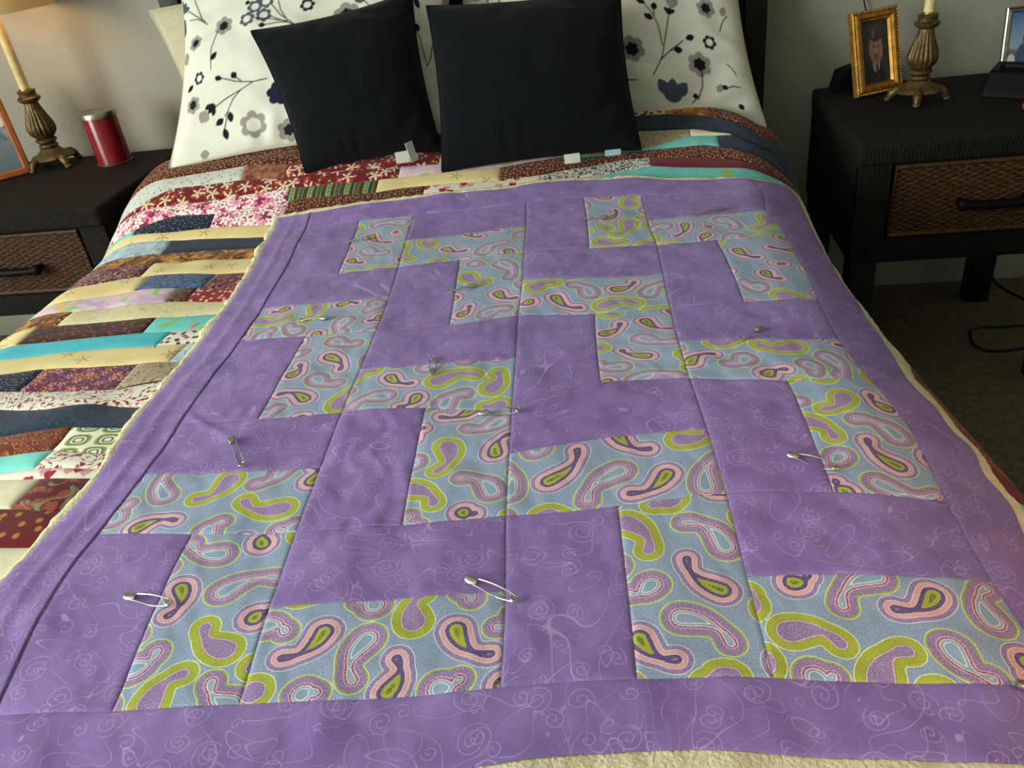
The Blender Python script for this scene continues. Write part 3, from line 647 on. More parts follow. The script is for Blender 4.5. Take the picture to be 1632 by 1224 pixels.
t.t.links.new(t.b.outputs[0], _mx.inputs[1]); t.t.links.new(_tr.outputs[0], _mx.inputs[2])
t.t.links.new(_mx.outputs[0], t.t.nodes['Material Output'].inputs[0])
M_GLASS = t.col(t.ramp(t.noise(t.obj(), 3).outputs[0], (225, 232, 230), (220, 228, 226)))
t = NT('warm_bulb_glass', .4); _e = t.b.inputs
t.set(_e['Emission Color'], lin((255, 190, 110))); _e['Emission Strength'].default_value = 3.0
M_BULB = t.col((255, 220, 170))

# flat photographs in the frames
def shapes(t, c, uv, L):
    x, y, _ = t.sep(uv)
    for cx, cy, rx, ry, k, soft in L:
        d = t.math('SQRT', t.math('ADD', t.math('POWER', t.math('DIVIDE', t.math('SUBTRACT', x, cx), rx), 2.0), t.math('POWER', t.math('DIVIDE', t.math('SUBTRACT', y, cy), ry), 2.0)))
        c = t.mix(t.lt(d, 1.0, soft), c, k)
    return c
t = NT('portrait_print', .25, .5); _u = t.uv(); _n = t.noise(_u, 5, 3).outputs[0]
c = t.ramp(_n, (38, 38, 40), (56, 55, 56))
c = shapes(t, c, _u, [(.46, .02, .36, .33, (16, 16, 19), .03), (.50, .30, .13, .13, (150, 145, 140), .04), (.53, .20, .04, .17, (70, 22, 26), .05),
    (.52, .55, .25, .24, (150, 112, 96), .05), (.52, .43, .10, .06, (118, 84, 72), .3), (.52, .455, .07, .012, (96, 50, 46), .3), (.53, .53, .035, .06, (172, 132, 112), .4),
    (.45, .585, .04, .014, (60, 44, 40), .3), (.60, .585, .04, .014, (60, 44, 40), .3), (.53, .80, .22, .14, (70, 52, 50), .05), (.53, .73, .21, .04, (58, 42, 42), .1), (.45, .80, .04, .08, (120, 96, 84), .2)])
M_PORTRAIT = t.col(c)
t = NT('outing_print', .25, .5); _u = t.uv(); _x, _y, _z = t.sep(_u)
c = t.ramp(_y, (160, 185, 210), (70, 105, 165), .35, 1.0)
c = t.mix(t.lt(t.math('ADD', _y, t.math('MULTIPLY', t.noise(_u, 6, 3).outputs[0], .3)), .50, .03), c, (120, 122, 120))
c = shapes(t, c, _u, [(.12, .10, .14, .16, (225, 225, 220), .1), (.45, .15, .2, .3, (70, 90, 115), .1), (.5, .55, .09, .12, (120, 95, 85), .1), (.75, .15, .2, .34, (120, 170, 190), .1), (.74, .60, .09, .12, (95, 70, 60), .1)])
M_OUTING = t.col(c)
t = NT('lake_print', .25, .5); _u = t.uv(); _x, _y, _z = t.sep(_u)
_nz = t.noise(_u, 5, 4).outputs[0]
c = t.ramp(_y, (92, 112, 120), (120, 132, 138), 0, .4)
c = t.mix(t.math('GREATER_THAN', _y, .42), c, t.ramp(_nz, (92, 102, 122), (150, 156, 168)))
c = t.mix(t.math('GREATER_THAN', t.math('ADD', _y, t.math('MULTIPLY', _nz, .22)), .74), c, (222, 220, 205))
M_LAKE = t.col(c)
# ------------------------------------------------------------------ the room
X0, X1, Y0, Y1, ZT = WALL_X, 2.60, -3.60, 1.335, 2.45
def struct(o, label=None): tag(o, label, None, None, 'structure'); return o
struct(Geo().box(X0 - .1, X1 + .1, Y0 - .1, Y1 + .1, -.1, 0).obj('floor', M_CARPET), 'dark taupe cut pile carpet floor')
struct(Geo().box(X0 - .1, X1 + .1, Y0 - .1, Y1 + .1, ZT, ZT + .1).obj('ceiling', M_CEIL), 'white painted ceiling')
struct(Geo().box(X0 - .1, X1 + .1, Y1, Y1 + .1, 0, ZT).obj('wall_back', M_WALL), 'plain grey green wall behind the headboard')
struct(Geo().box(X0 - .1, X1 + .1, Y0 - .1, Y0, 0, ZT).obj('wall_front', M_WALL), 'grey wall behind the viewer')
struct(Geo().box(X1, X1 + .1, Y0, Y1, 0, ZT).obj('wall_right', M_WALL), 'grey wall to the right')
ya, yb, za, zb = WIN_Y - WIN_W / 2, WIN_Y + WIN_W / 2, WIN_Z - WIN_H / 2, WIN_Z + WIN_H / 2
g = Geo().box(X0 - .1, X0, Y0, ya, 0, ZT).box(X0 - .1, X0, yb, Y1, 0, ZT).box(X0 - .1, X0, ya, yb, 0, za).box(X0 - .1, X0, ya, yb, zb, ZT)
struct(g.obj('wall_left', M_WALL), 'grey wall with the window')
w1 = struct(empty('window_1', (X0 - .05, WIN_Y, za)), 'white framed window in the left wall')
g = Geo().box(X0 - .08, X0 + .015, ya - .05, ya + .04, za - .05, zb + .05).box(X0 - .08, X0 + .015, yb - .04, yb + .05, za - .05, zb + .05)
g.box(X0 - .08, X0 + .015, ya + .04, yb - .04, za - .05, za + .04).box(X0 - .08, X0 + .015, ya + .04, yb - .04, zb - .04, zb + .05)
g.obj('window_frame', M_TRIM, w1)
Geo().box(X0 - .07, X0 - .02, WIN_Y - .02, WIN_Y + .02, za + .04, zb - .04).obj('mullion', M_TRIM, w1)
for k, (a, b) in enumerate(((ya + .04, WIN_Y - .02), (WIN_Y + .02, yb - .04))):
    Geo().box(X0 - .048, X0 - .044, a, b, za + .04, zb - .04).obj('pane', M_GLASS, w1)
struct(Geo().box(X0, X1, Y1 - .014, Y1, 0, .09).obj('baseboard_back', M_WALL, bevel=.003), 'low painted baseboard along the back wall')

# ------------------------------------------------------------------ bed
bed = empty('bed', (-.245, 1.25, 0), 0, 'black painted wooden bed with tall square headboard posts', 'bed')
for x in (-1.028, .468):
    g = Geo().box(x, x + .055, 1.225, 1.28, 0, 1.16); g.obj('headboard_post', M_BLACKW, bed, bevel=.004)
Geo().box(-.975, .47, 1.238, 1.266, .45, 1.12).obj('headboard_panel', M_BLACKW, bed, bevel=.004)
for x in (-.98, .44):
    Geo().box(x, x + .04, -.78, 1.23, .20, .36).obj('side_rail', M_BLACKW, bed, bevel=.004)
for x in (-.96, .40):
    Geo().box(x, x + .06, -.80, -.74, 0, .20).obj('leg', M_BLACKW, bed, bevel=.004)
Geo().box(-.98, .48, -.80, -.76, .20, .36).obj('foot_rail', M_BLACKW, bed, bevel=.004)
tag(Geo().box(-.93, .42, -.755, 1.20, .362, .560).obj('mattress', M_SHEET, bevel=.035, seg=3), 'pale mattress under the patchwork coverlet', 'mattress')

# ------------------------------------------------------------------ patchwork coverlet, piece by piece
cover = empty('patchwork_coverlet', (-.245, .2, .35), 0, 'scrappy multicoloured strip patchwork coverlet spread over the whole bed', 'bed quilt')
ORDER = ['za', 'ab', 'bc', 'cd', 'de', 'ef', 'fg', 'gh', 'hi', 'ij', 'jk', 'kl', 'lm', 'mn', 'no', 'op', 'pq', 'qr', 'rs', 'st', 'tu', 'uv', 'vw', 'wx']
def line_fn(k):
    p = sorted(ROWLINES[k]); xs = [a for a, b in p]; ys = [b for a, b in p]
    if xs[-1] < 0: xs = xs + [.45, .7]; ys = ys + [ys[-1] + .075, ys[-1] + .08]
    if k == 'za': xs = [-.9, -.5] + xs; ys = [.80, .84] + ys
    return lambda s: np.interp(s, xs, ys)
LN = [line_fn(k) for k in ORDER]
_za = line_fn('za')
def LN_za(s): return np.maximum(_za(s), LN[1](s) + .045)
lines = [lambda s: LN_za(s) + .06, LN_za] + LN[1:]
for k in range(9):
    lines.append(lambda s, k=k: LN[-1](s) - .055 * (k + 1))
_ss = np.linspace(-1.3, 1.0, 461); _tt = [lines[0](_ss)]
for f in lines[1:]: _tt.append(np.minimum(f(_ss), _tt[-1] - .006))
LV = [lambda s, y=y: np.interp(s, _ss, y) for y in _tt]
PIECES = dict(
 z=['brown_dot', 'leopard', 'gold', 'brown_dot'], a=['brown_dot', 'navy'], b=['white_dot', 'copper', 'red_floral', 'tan_print', 'cream', 'navy'],
 c=['red_floral', 'pink_leaf', 'turq', 'navy'], d=['pink_floral', 'stripe', 'cream_leaf', 'brown_dot'], e=['turq', 'navy_dot', 'pink_floral', 'brown_dot', 'heart', 'blackwhite', 'maroon'],
 f=['cream_leaf', 'cream', 'turq'], g=['lightblue', 'navy'], h=['autumn', 'autumn'], i=['maroon_curl', 'cream_leaf'], j=['cream_leaf', 'batik', 'maroon_ring'],
 k=['pink_leaf', 'brown_pin', 'red_pin'], l=['autumn', 'beige'], m=['cream_leaf', 'choc', 'turq'], n=['cyan', 'white_vine'], o=['cream_leaf', 'lightblue'],
 p=['navy_dot', 'plum', 'tan_print'], q=['berry'], r=['slate'], s=['copper_leaf', 'hexagon'], t=['aqua', 'berry'], u=['heart'], v=['cream', 'dark_paisley'], w=['gold_spot'], x=['cream'])
BREAKS['z'] = [-.25] + BREAKS['z']
NAMES = list('zabcdefghijklmnopqrstuvwx')
extra = [['lightblue', 'navy'], ['copper'], ['cyan', 'maroon'], ['cream_leaf'], ['slate', 'autumn'], ['pink_floral'], ['turq', 'navy'], ['gold_spot']]
rsP = random.Random(3)
SMIN, SMAX = -1.19, .86
for r in range(len(lines) - 1):
    if r < len(NAMES): br = list(BREAKS[NAMES[r]]); fabs = PIECES[NAMES[r]]
    else: fabs = extra[(r - len(NAMES)) % len(extra)]; br = [-.1 + .2 * rsP.random()] if len(fabs) > 1 else []
    # the unseen stretch to the right gets one more scrap per strip
    if r > 6 and (br == [] or br[-1] < .0): br = br + [.25 + .2 * rsP.random()]; fabs = fabs + [rsP.choice(['copper_leaf', 'navy', 'maroon', 'autumn', 'brown_dot', 'turq'])]
    ed = [SMIN] + br + [SMAX]
    for k in range(len(ed) - 1):
        a, b = ed[k], ed[k + 1]
        S = np.array([a, a + .0015, a + .004] + list(np.linspace(a + .012, b - .012, max(3, int((b - a) / .012)))) + [b - .004, b - .0015, b])
        f = np.array([0, .025, .08, .25, .42, .58, .75, .92, .975, 1.0])
        hi, lo = LV[r](S), LV[r + 1](S)
        # seams lean a little, as they do in the photograph
        SS = S[None, :] + 0 * f[:, None]
        TT = lo[None, :] + (hi - lo)[None, :] * f[:, None]
        P = surf(SS, TT)
        es = np.minimum(SS - a, b - SS); et = np.minimum(TT - lo, hi - TT)
        puff = .0032 * (1 - np.exp(-np.maximum(np.minimum(es, et), 0) / .0035)) - .0032
        big = .0035 * vnoise(SS * 7 + 3, TT * 7) + .0018 * vnoise(SS * 19, TT * 23)
        if TT.mean() < .02: big = big + .0065 * np.exp(-((SS + .62) / .2) ** 2) * vnoise(SS * 9 + 11, TT * 12)
        P[..., 2] += puff + big - .0015
        grid('cotton_strip', P, FABRIC[fabs[k]], cover, np.stack([SS + .31 * r, TT + .17 * k], -1))
print('coverlet done')
# turned edge of the coverlet hanging on both sides
for sgn, s0 in ((-1, SMIN), (1, SMAX)):
    T = np.linspace(-.80, 1.02, 90); k = np.array([0, .5, 1.0, 1.5, 2.0])
    SS = s0 + sgn * .018 * np.minimum(k, 1)[:, None] - sgn * .018 * np.maximum(k - 1, 0)[:, None] + 0 * T[None, :]
    TT = T[None, :] + 0 * k[:, None]
    P = surf(SS, TT); P[..., 0] += (sgn * np.array([.001, .004, .002, -.003, -.004]))[:, None] + .004 * vnoise(TT * 8, SS)
    grid('binding', P, FABRIC['cream'], cover, np.stack([SS, TT], -1))

# ------------------------------------------------------------------ purple quilt top pinned over its batting
ROOT = quilt(np.array(2.0), np.array(2.5))
pq = empty('purple_paisley_quilt', tuple(ROOT), 0, 'unfinished purple and paisley block quilt with raw cream edge spread on the bed', 'quilt')
def patch(name, i0, i1, j0, j1, h, mat, uvo=(0, 0), attr=None, rot=False):
    I = steps(i0, i1, h); J = steps(j0, j1, h)
    II, JJ = np.meshgrid(I, J)
    P = quilt(II, JJ)
    e = np.minimum(np.minimum(II - i0, i1 - II), np.minimum(JJ - j0, j1 - JJ)) * QB
    P[..., 2] -= .0013 * np.exp(-e / .0012)
    U, V = II * QB, JJ * QB
    uv = np.stack([V, U] if rot else [U, V], -1) + np.array(uvo)
    return grid(name, P, mat, pq, uv, attr(II, JJ) if attr else None)

# paisley motifs: each a curved tapering drop; the print bands follow the distance to its outline
R0, R1 = .0207, .0155
def spine(m, n=22):
    b = np.array(m[1:3]) * QB; e = np.array(m[3:5]) * QB
    d = e - b; L = np.linalg.norm(d) + 1e-9
    if L > .062: b = b + d * (1 - .062 / L) * .4; e = b + d / L * .062; d = e - b; L = .062
    nd = dict(U=(0, 1), D=(0, -1), L=(-1, 0), R=(1, 0)).get(m[5], None)
    perp = np.array([-d[1], d[0]]) / L
    sg = 1.0 if nd is None else (1.0 if perp @ np.array(nd) > 0 else -1.0)
    c = b + d * .62 - perp * sg * L * .30
    e2 = e + perp * sg * .004
    t = np.linspace(0, 1, n)[:, None]
    pts = (1 - t) ** 2 * b + 2 * t * (1 - t) * c + t * t * e2
    tt = t[:, 0]
    rad = R0 * (1 - .36 * sm(tt / .72)) + (R1 - R0 * .64) * sm((tt - .62) / .38)
    return pts, rad
PAIS = []
for cj in range(5):
    for ci in range(4):
        if (ci + cj) % 2 == 0: PAIS.append((ci + .5, ci + 1.0, cj + 0.0, cj + 1.0))
        else: PAIS.append((ci + 0.0, ci + 1.0, cj + 0.0, cj + .5))
def rect_d(p, r):
    dx = max(r[0] - p[0], 0, p[0] - r[1]); dy = max(r[2] - p[1], 0, p[1] - r[3]); return math.hypot(dx, dy)
rm = random.Random(11)
HOME = {k: [] for k in range(len(PAIS))}
for m in MOTIFS:
    if len(m) == 3:
        a = rm.random() * 6.28; m = m + (m[1] + .1 * math.cos(a), m[2] + .1 * math.sin(a), rm.choice('UDLR'))
    mid = ((m[1] * 2 + m[3]) / 3, (m[2] * 2 + m[4]) / 3)
    k = min(range(len(PAIS)), key=lambda q: rect_d(mid, PAIS[q]))
    HOME[k].append(m)
def sdf_pts(p, sp):
    pts, rad = sp
    return (np.sqrt(((p[:, None] - pts[None]) ** 2).sum(-1)) - rad[None]).min(1)
for k, rc in enumerate(PAIS):
    raw = [[m[0], *spine(m)] for m in HOME[k]]
    for it in range(40):                                   # nudge crowded motifs apart
        for x in range(len(raw)):
            for y in range(x):
                D = raw[x][1][:, None] - raw[y][1][None]; L = np.sqrt((D ** 2).sum(-1)) + 1e-9
                gap = L - raw[x][2][:, None] - raw[y][2][None]; q = np.unravel_index(gap.argmin(), gap.shape)
                if gap[q] < .0008:
                    mv = D[q] / L[q] * min(.0015, (.0008 - gap[q]) * .4)
                    raw[x][1] = raw[x][1] + mv; raw[y][1] = raw[y][1] - mv
    sps = []
    for m in raw:
        sp = (m[1], m[2])
        if all((sdf_pts(sp[0], s2) - sp[1]).min() > -.010 for _, s2 in sps): sps.append((m[0], sp))
    for tr in range(1800):
        cx = rc[0] - .06 + (rc[1] - rc[0] + .12) * rm.random(); cy = rc[2] - .06 + (rc[3] - rc[2] + .12) * rm.random()
        a = rm.random() * 6.283; L = .10 + .13 * rm.random() if tr < 700 else .06
        cand = ('GPV'[tr % 3], cx, cy, cx + L * math.cos(a), cy + L * math.sin(a), 'UDLR'[tr % 4])
        sp = spine(cand)
        if tr > 1100: sp = (sp[0], sp[1] * .82)
        if all((sdf_pts(sp[0], s2) - sp[1]).min() > .0006 for _, s2 in sps): sps.append((cand[0], sp))
    HOME[k] = sps
def pais_attr(k):
    def fn(II, JJ):
        p = np.stack([II.ravel() * QB, JJ.ravel() * QB], -1)
        D = np.array([sdf_pts(p, sp) for _, sp in HOME[k]])
        ty = np.array([t2 for t2, _ in HOME[k]])
        first = D.argmin(0); srt = np.sort(D, 0); m1, m2 = srt[0], srt[min(1, len(srt) - 1)]
        out = {}
        for T, nm in (('G', 'sdf_lime'), ('P', 'sdf_rose'), ('V', 'sdf_rim')):
            d = np.full(len(p), .02)
            for q in np.where(ty == T)[0]:
                other = np.where(first == q, m2, m1)          # neighbours never touch: a thin gap of ground stays between them
                d = np.minimum(d, np.maximum(D[q], .5 * (D[q] - other) + .0007))
            out[nm] = d.reshape(II.shape)
        return out
    return fn
HS = [.0017, .0019, .0022, .0026, .0030]
k = 0
for cj in range(5):
    for ci in range(4):
        o2 = (rm.random(), rm.random())
        patch('paisley_patch', *PAIS[k], HS[cj], M_PAISLEY, o2, pais_attr(k))
        if (ci + cj) % 2 == 0: patch('purple_patch', ci, ci + .5, cj, cj + 1, .0042, M_PURPLE, o2, rot=True)
        else: patch('purple_patch', ci, ci + 1, cj + .5, cj + 1, .0042, M_PURPLE, o2)
        k += 1
patch('purple_border', -.31, 4.31, -.29, 0, .005, M_PURPLE, (.4, .1))
patch('purple_border', -.31, 0, 0, 5.31, .005, M_PURPLE, (.8, .6), rot=True)
patch('purple_border', 4, 4.31, 0, 5.31, .005, M_PURPLE, (.2, .9), rot=True)
patch('purple_border', 0, 4, 5, 5.31, .005, M_PURPLE, (.6, .3))
# batting: one soft sheet with a ragged, rolled raw edge
ba, bb = np.linspace(-.31, 4.31, 150), np.linspace(-.29, 5.31, 190)
II, JJ = np.meshgrid(ba, bb)
P = quilt(II, JJ, .0045)
grid('batting_sheet', P, M_BATTING, pq, np.stack([II * QB, JJ * QB], -1))
per = [(x, -.29, 0, -1) for x in np.linspace(-.31, 4.31, 240)] + [(4.31, y, 1, 0) for y in np.linspace(-.29, 5.31, 280)] + \
      [(x, 5.31, 0, 1) for x in np.linspace(4.31, -.31, 240)] + [(-.31, y, -1, 0) for y in np.linspace(5.31, -.29, 280)]
per = np.array(per)
lp = np.arange(len(per)) * .11
wid = .062 + .022 * vnoise(lp, lp * 0 + 2) + .012 * vnoise(lp * 3.1, lp * 0 + 9)
wid = wid + np.where(per[:, 3] < 0, .055, 0) + np.where(per[:, 2] > 0, .045 + .03 * vnoise(lp * .8, lp * 0 + 4), 0)
prof = [(-.10, .0048), (.0, .0052), (.35, .0068), (.75, .0062), (1.0, .0030), (.97, .0002), (.6, -.0016)]
rowsP = []
for a, z in prof:
    i = per[:, 0] + per[:, 2] * wid * a; j = per[:, 1] + per[:, 3] * wid * a
    # round the corners outwards
    cx = (np.abs(per[:, 0] - 2.0) > 2.30) & (np.abs(per[:, 1] - 2.51) > 2.79)
    Pq = quilt(i, j, 0.0)
    Pq[:, 2] += z + .0012 * vnoise(lp * 6, lp * 0 + a * 7) * (a > .2)
    rowsP.append(Pq)
P = np.stack(rowsP, 0); P = np.concatenate([P, P[:, :1]], 1)
grid('batting_edge', P, M_BATTING, pq, np.stack([np.tile(np.arange(P.shape[1]) * .01, (len(prof), 1)), np.tile(np.arange(len(prof))[:, None] * .01, (1, P.shape[1]))], -1))

# ------------------------------------------------------------------ safety pins
PIN_LABEL = ['safety pin at the near left, on the lowest paisley strip', 'large open-looking safety pin at the near centre of the quilt',
 'upright-pointing safety pin on purple patch left of centre', 'dark-headed safety pin on the right side near the draped border',
 'flat safety pin crossing the seam in the middle of the quilt', 'short standing safety pin just above the middle paisley patches',
 'safety pin on the right above the bent paisley strip', 'safety pin on the far-left paisley arm', 'safety pin on the upper middle paisley patch',
 'topmost left safety pin, on the upper left paisley patch', 'topmost middle safety pin, across the small square paisley patch', 'topmost right safety pin near the top border',
 'safety pin at the near right corner, cut by the picture edge']
for k, (i0, j0, i1, j1) in enumerate(PINS):
    if k == len(PINS) - 1: i1, j1 = i0 + .2, j0 - .03
    A = quilt(np.array(i0), np.array(j0)); Bp = quilt(np.array(i1), np.array(j1))
    d = Vector(Bp - A); L = d.length
    eps = .02
    nrm = Vector(quilt(np.array(i0 + eps), np.array(j0)) - A).cross(Vector(quilt(np.array(i0), np.array(j0 + eps)) - A)).normalized()
    d.normalize(); sd = nrm.cross(d).normalized(); nrm = d.cross(sd).normalized()
    if nrm.z < 0: nrm = -nrm; sd = -sd
    root = empty('safety_pin', tuple(A + np.array(nrm) * .002), 0, PIN_LABEL[k], 'safety pin', 'safety pins holding the quilt layers')
    O = Vector(A) + nrm * .003
    Q = lambda u, v, w: O + d * u + sd * v + nrm * w
    h = .0042
    g = Geo()
    arc = [Q(.004 + (L - .010) * q, h, .0005 + .0035 * math.sin(math.pi * q)) for q in np.linspace(0, 1, 10)]
    loop = [Q(L - .006 + .0034 * math.sin(a), .0034 * math.cos(a) * (1 if a < 7 else 1), .0008 + .0005 * a / 6.28) for a in np.linspace(0, 4 * math.pi, 26)]
    back = [Q(L - .006 - (L - .012) * q, -h * .8, -.0035 * math.sin(math.pi * min(1, q * 1.15)) + .0004) for q in np.linspace(0, 1, 10)]
    g.tube(arc, .0008, 6).tube([arc[-1]] + loop + [back[0]], .0008, 6).tube(back, .0006, 6)
    g.obj('wire', M_PIN, root, smooth=True)
    g = Geo(); n = 12
    prof = [(0, .0028), (.0015, .0042), (.005, .0047), (.010, .0042), (.013, .0030)]
    V = []; F = []
    for u, wv in prof:
        for q in range(n):
            a = 2 * math.pi * q / n
            V.append(Q(u - .003, wv * math.cos(a), .0014 + .0023 * math.sin(a)))
    for u in range(len(prof) - 1):
        for q in range(n): F.append((u * n + q, u * n + (q + 1) % n, (u + 1) * n + (q + 1) % n, (u + 1) * n + q))
    F.append(tuple(range(n))); F.append(tuple((len(prof) - 1) * n + q for q in range(n)))
    g.add(V, F).obj('clasp', M_PIN, root, smooth=True)
print('quilt done')
# ------------------------------------------------------------------ pillows
def pilq(c, a, b, T, pin, front=1, wr=None):
    a = np.asarray(a, float); b = np.asarray(b, float)
    a2 = a * (1 - pin * (1 - b * b) * a * a); b2 = b * (1 - pin * (1 - a * a) * b * b)
    u = (a2 + 1) / 2; v = (b2 + 1) / 2
    P = c[0] * ((1 - u) * (1 - v))[..., None] + c[1] * (u * (1 - v))[..., None] + c[2] * (u * v)[..., None] + c[3] * ((1 - u) * v)[..., None]
    n = np.cross(c[1] - c[0], c[3] - c[0]); n = n / np.linalg.norm(n)
    th = T * np.clip((1 - np.abs(a) ** 2.4) * (1 - np.abs(b) ** 2.4), 0, 1) ** .6 * front
    if wr is not None: th = th + wr * np.clip((1 - a ** 8) * (1 - b ** 8), 0, 1)
    return P + th[..., None] * n
INK = dict(g=lin((150, 146, 140))[:3], k=lin((22, 24, 34))[:3], s=lin((74, 86, 102))[:3], n=lin((26, 34, 58))[:3])
CLOTH = lin((222, 222, 208))[:3]
def printed(kind, X, Y):
    C = np.empty(X.shape + (3,)); C[:] = CLOTH
    aa = .0009
    def put(d, ink):
        m = np.clip(.5 - d / (2 * aa), 0, 1)[..., None]
        C[:] = C * (1 - m) + np.array(ink if not isinstance(ink, str) else INK[ink]) * m
    def near(x, y, r): return (np.abs(X - x) < r) & (np.abs(Y - y) < r)
    def petals(x, y, R, q, rr, n=6, ph=.3):
        d = np.full(X.shape, 9.0)
        for k in range(n):
            a = ph + 2 * math.pi * k / n
            d = np.minimum(d, np.hypot(X - x - R * q * math.cos(a), Y - y - R * q * math.sin(a)) - R * rr)
        return d
    def lens(p0, p1, w):
        d = np.array(p1) - np.array(p0); L = np.hypot(*d) + 1e-6; d = d / L
        u = (X - p0[0]) * d[0] + (Y - p0[1]) * d[1]; v = np.abs(-(X - p0[0]) * d[1] + (Y - p0[1]) * d[0])
        return v - w * np.sin(math.pi * np.clip(u / L, 0, 1)) ** .8 + np.where((u < 0) | (u > L), .01, 0)
    def seg(pts, w):
        d = np.full(X.shape, 9.0)
        for (x0, y0), (x1, y1) in zip(pts[:-1], pts[1:]):
            dx, dy = x1 - x0, y1 - y0; q = np.clip(((X - x0) * dx + (Y - y0) * dy) / (dx * dx + dy * dy + 1e-9), 0, 1)
            d = np.minimum(d, np.hypot(X - x0 - q * dx, Y - y0 - q * dy) - w)
        return d
    # the same sprigs go on over the rest of the case
    items = list(PPRINT[kind]); rr = random.Random(len(items))
    spots = [p for e in items for p in ([(e[2], e[3])] if e[0] in ('flower', 'ring') else e[2])]
    for tr in range(400):
        x, y = rr.uniform(X.min() + .03, X.max() - .03), rr.uniform(Y.min() + .03, Y.max() - .03)
        if not ((y > .20 or x > .12) if kind == 'left' else (y > .11 or x < -.05)): continue
        if all(math.hypot(x - a, y - b) > .062 for a, b in spots):
            q = tr % 3; R = rr.uniform(.018, .028)
            if q == 0: items.append(('flower', 'gk', x, y, R))
            elif q == 1: items.append(('ring', rr.choice('sgk'), x, y, R * .8))
            else:
                th = rr.uniform(0, 6.28); c, s_ = math.cos(th) * .05, math.sin(th) * .05
                items += [('stem', 'k', [(x - c, y - s_), (x, y), (x + c * .8 - s_ * .3, y + s_ * .8 + c * .3)], 1), ('leaf', 'k', [(x, y), (x - s_ * .6 + c * .3, y + c * .6 + s_ * .3)], .007)]
            spots.append((x, y))
    for e in items:
        if e[0] == 'flower':
            _, k, x, y, R = e; ph = (x * 37) % 1
            put(petals(x, y, R, .62, .40, 6, ph), k[0]); put(np.hypot(X - x, Y - y) - R * .5, k[0])
            ink = 'k' if k[1] == 'k' else (.012, .015, .035)
            put(petals(x, y, R, .33, .21, 6, ph), ink); put(np.hypot(X - x, Y - y) - R * .28, ink)
        elif e[0] == 'ring':
            _, k, x, y, R = e
            put(petals(x, y, R, .64, .37, 6, (y * 53) % 1), k); put(petals(x, y, R, .22, .30, 6, (y * 53) % 1), CLOTH)
        elif e[0] == 'leaf': put(lens(e[2][0], e[2][1], e[3]), e[1])
        elif e[0] == 'stem': put(seg(e[2], .0014), e[1])
        elif e[0] == 'bud': put(seg(e[2], e[3] * .7), e[1])
        elif e[0] == 'tulip':
            p0, p1 = np.array(e[2][0]), np.array(e[2][1]); d = p1 - p0; w = e[3]
            pr = np.array([d[1], -d[0]]) / (np.hypot(*d) + 1e-6)
            put(np.hypot(X - p0[0] - d[0] * .18, Y - p0[1] - d[1] * .18) - w * .62, e[1])
            for s in (-1, 0, 1): put(lens(p0 + pr * s * w * .25 - d * .05, p1 + pr * s * w * .9 - d * .12 * abs(s), w * .38), e[1])
    return C
def pillow(name, key, T, pin, mat, label, cat, n=(170, 130), backT=.6, wr=.004, group=None, prt=None):
    c = np.array(PILQ[key])
    W = (np.linalg.norm(c[1] - c[0]) + np.linalg.norm(c[2] - c[3])) / 2; H = (np.linalg.norm(c[3] - c[0]) + np.linalg.norm(c[2] - c[1])) / 2
    root = empty(name, tuple((c[0] + c[1]) / 2), 0, label, cat, group)
    a = np.sin(np.linspace(-1, 1, n[0]) * math.pi / 2) * .25 + np.linspace(-1, 1, n[0]) * .75
    b = np.sin(np.linspace(-1, 1, n[1]) * math.pi / 2) * .25 + np.linspace(-1, 1, n[1]) * .75
    A, Bm = np.meshgrid(a, b)
    w = wr * (vnoise(A * 3 + len(key), Bm * 2.5 + 4) + .5 * vnoise(A * 7 + Bm * 3, Bm * 6 - A * 2)) 
    # soft folds near the bottom and the corners
    edge = sm((np.maximum(np.abs(A), np.abs(Bm)) - .45) / .5)
    w = w + wr * .8 * edge * np.sin(9 * A * Bm + 3 * vnoise(A * 2, Bm * 2) * 2) 
    P = pilq(c, A, Bm, T, pin, 1, w)
    uv = np.stack([A * W / 2, Bm * H / 2], -1)
    cols = printed(prt, A * W / 2, Bm * H / 2) if prt else None
    grid('case_front', P, mat, root, uv, None, cols)
    A2, B2 = np.meshgrid(np.linspace(1, -1, 60), np.linspace(-1, 1, 50))
    P2 = pilq(c, A2, B2, T * backT, pin, -1)
    c2 = None
    if prt: c2 = np.empty(P2.shape); c2[:] = CLOTH
    grid('case_back', P2, mat, root, np.stack([A2, B2], -1), None, c2)
    # piped seam all round
    q = np.linspace(-1, 1, 60)
    per = [(x, -1) for x in q] + [(1, y) for y in q[1:]] + [(x, 1) for x in q[::-1][1:]] + [(-1, y) for y in q[::-1][1:-1]]
    pts = pilq(c, np.array([p[0] for p in per]), np.array([p[1] for p in per]), 0, pin)
    s = Geo().tube([tuple(p) for p in pts], .0028, 6, closed=True).obj('seam', M_CREAMCASE if prt else mat, root, smooth=True)
    return root, c
pillow('bed_pillow', 'cream', .05, .03, M_CREAMCASE, 'plain ivory pillow tucked behind the left flowered pillow', 'pillow', (80, 60))
pillow('flowered_pillow', 'left', .058, .085, M_PILLOW, 'white pillow printed with grey and navy flowers, nearest the lit lamp', 'pillow', (340, 260), wr=.0065, group='flowered pillows', prt='left')
pillow('flowered_pillow', 'right', .085, .05, M_PILLOW, 'white pillow printed with grey and navy flowers, in the shade beside the right headboard post', 'pillow', (340, 240), wr=.0065, group='flowered pillows', prt='right')
r1, c1 = pillow('navy_cushion', 'navyl', .07, .07, M_NAVY, 'tilted navy cushion with a pointed ear at its top left corner', 'cushion', (120, 120), backT=.15, wr=.0025, group='navy throw cushions')
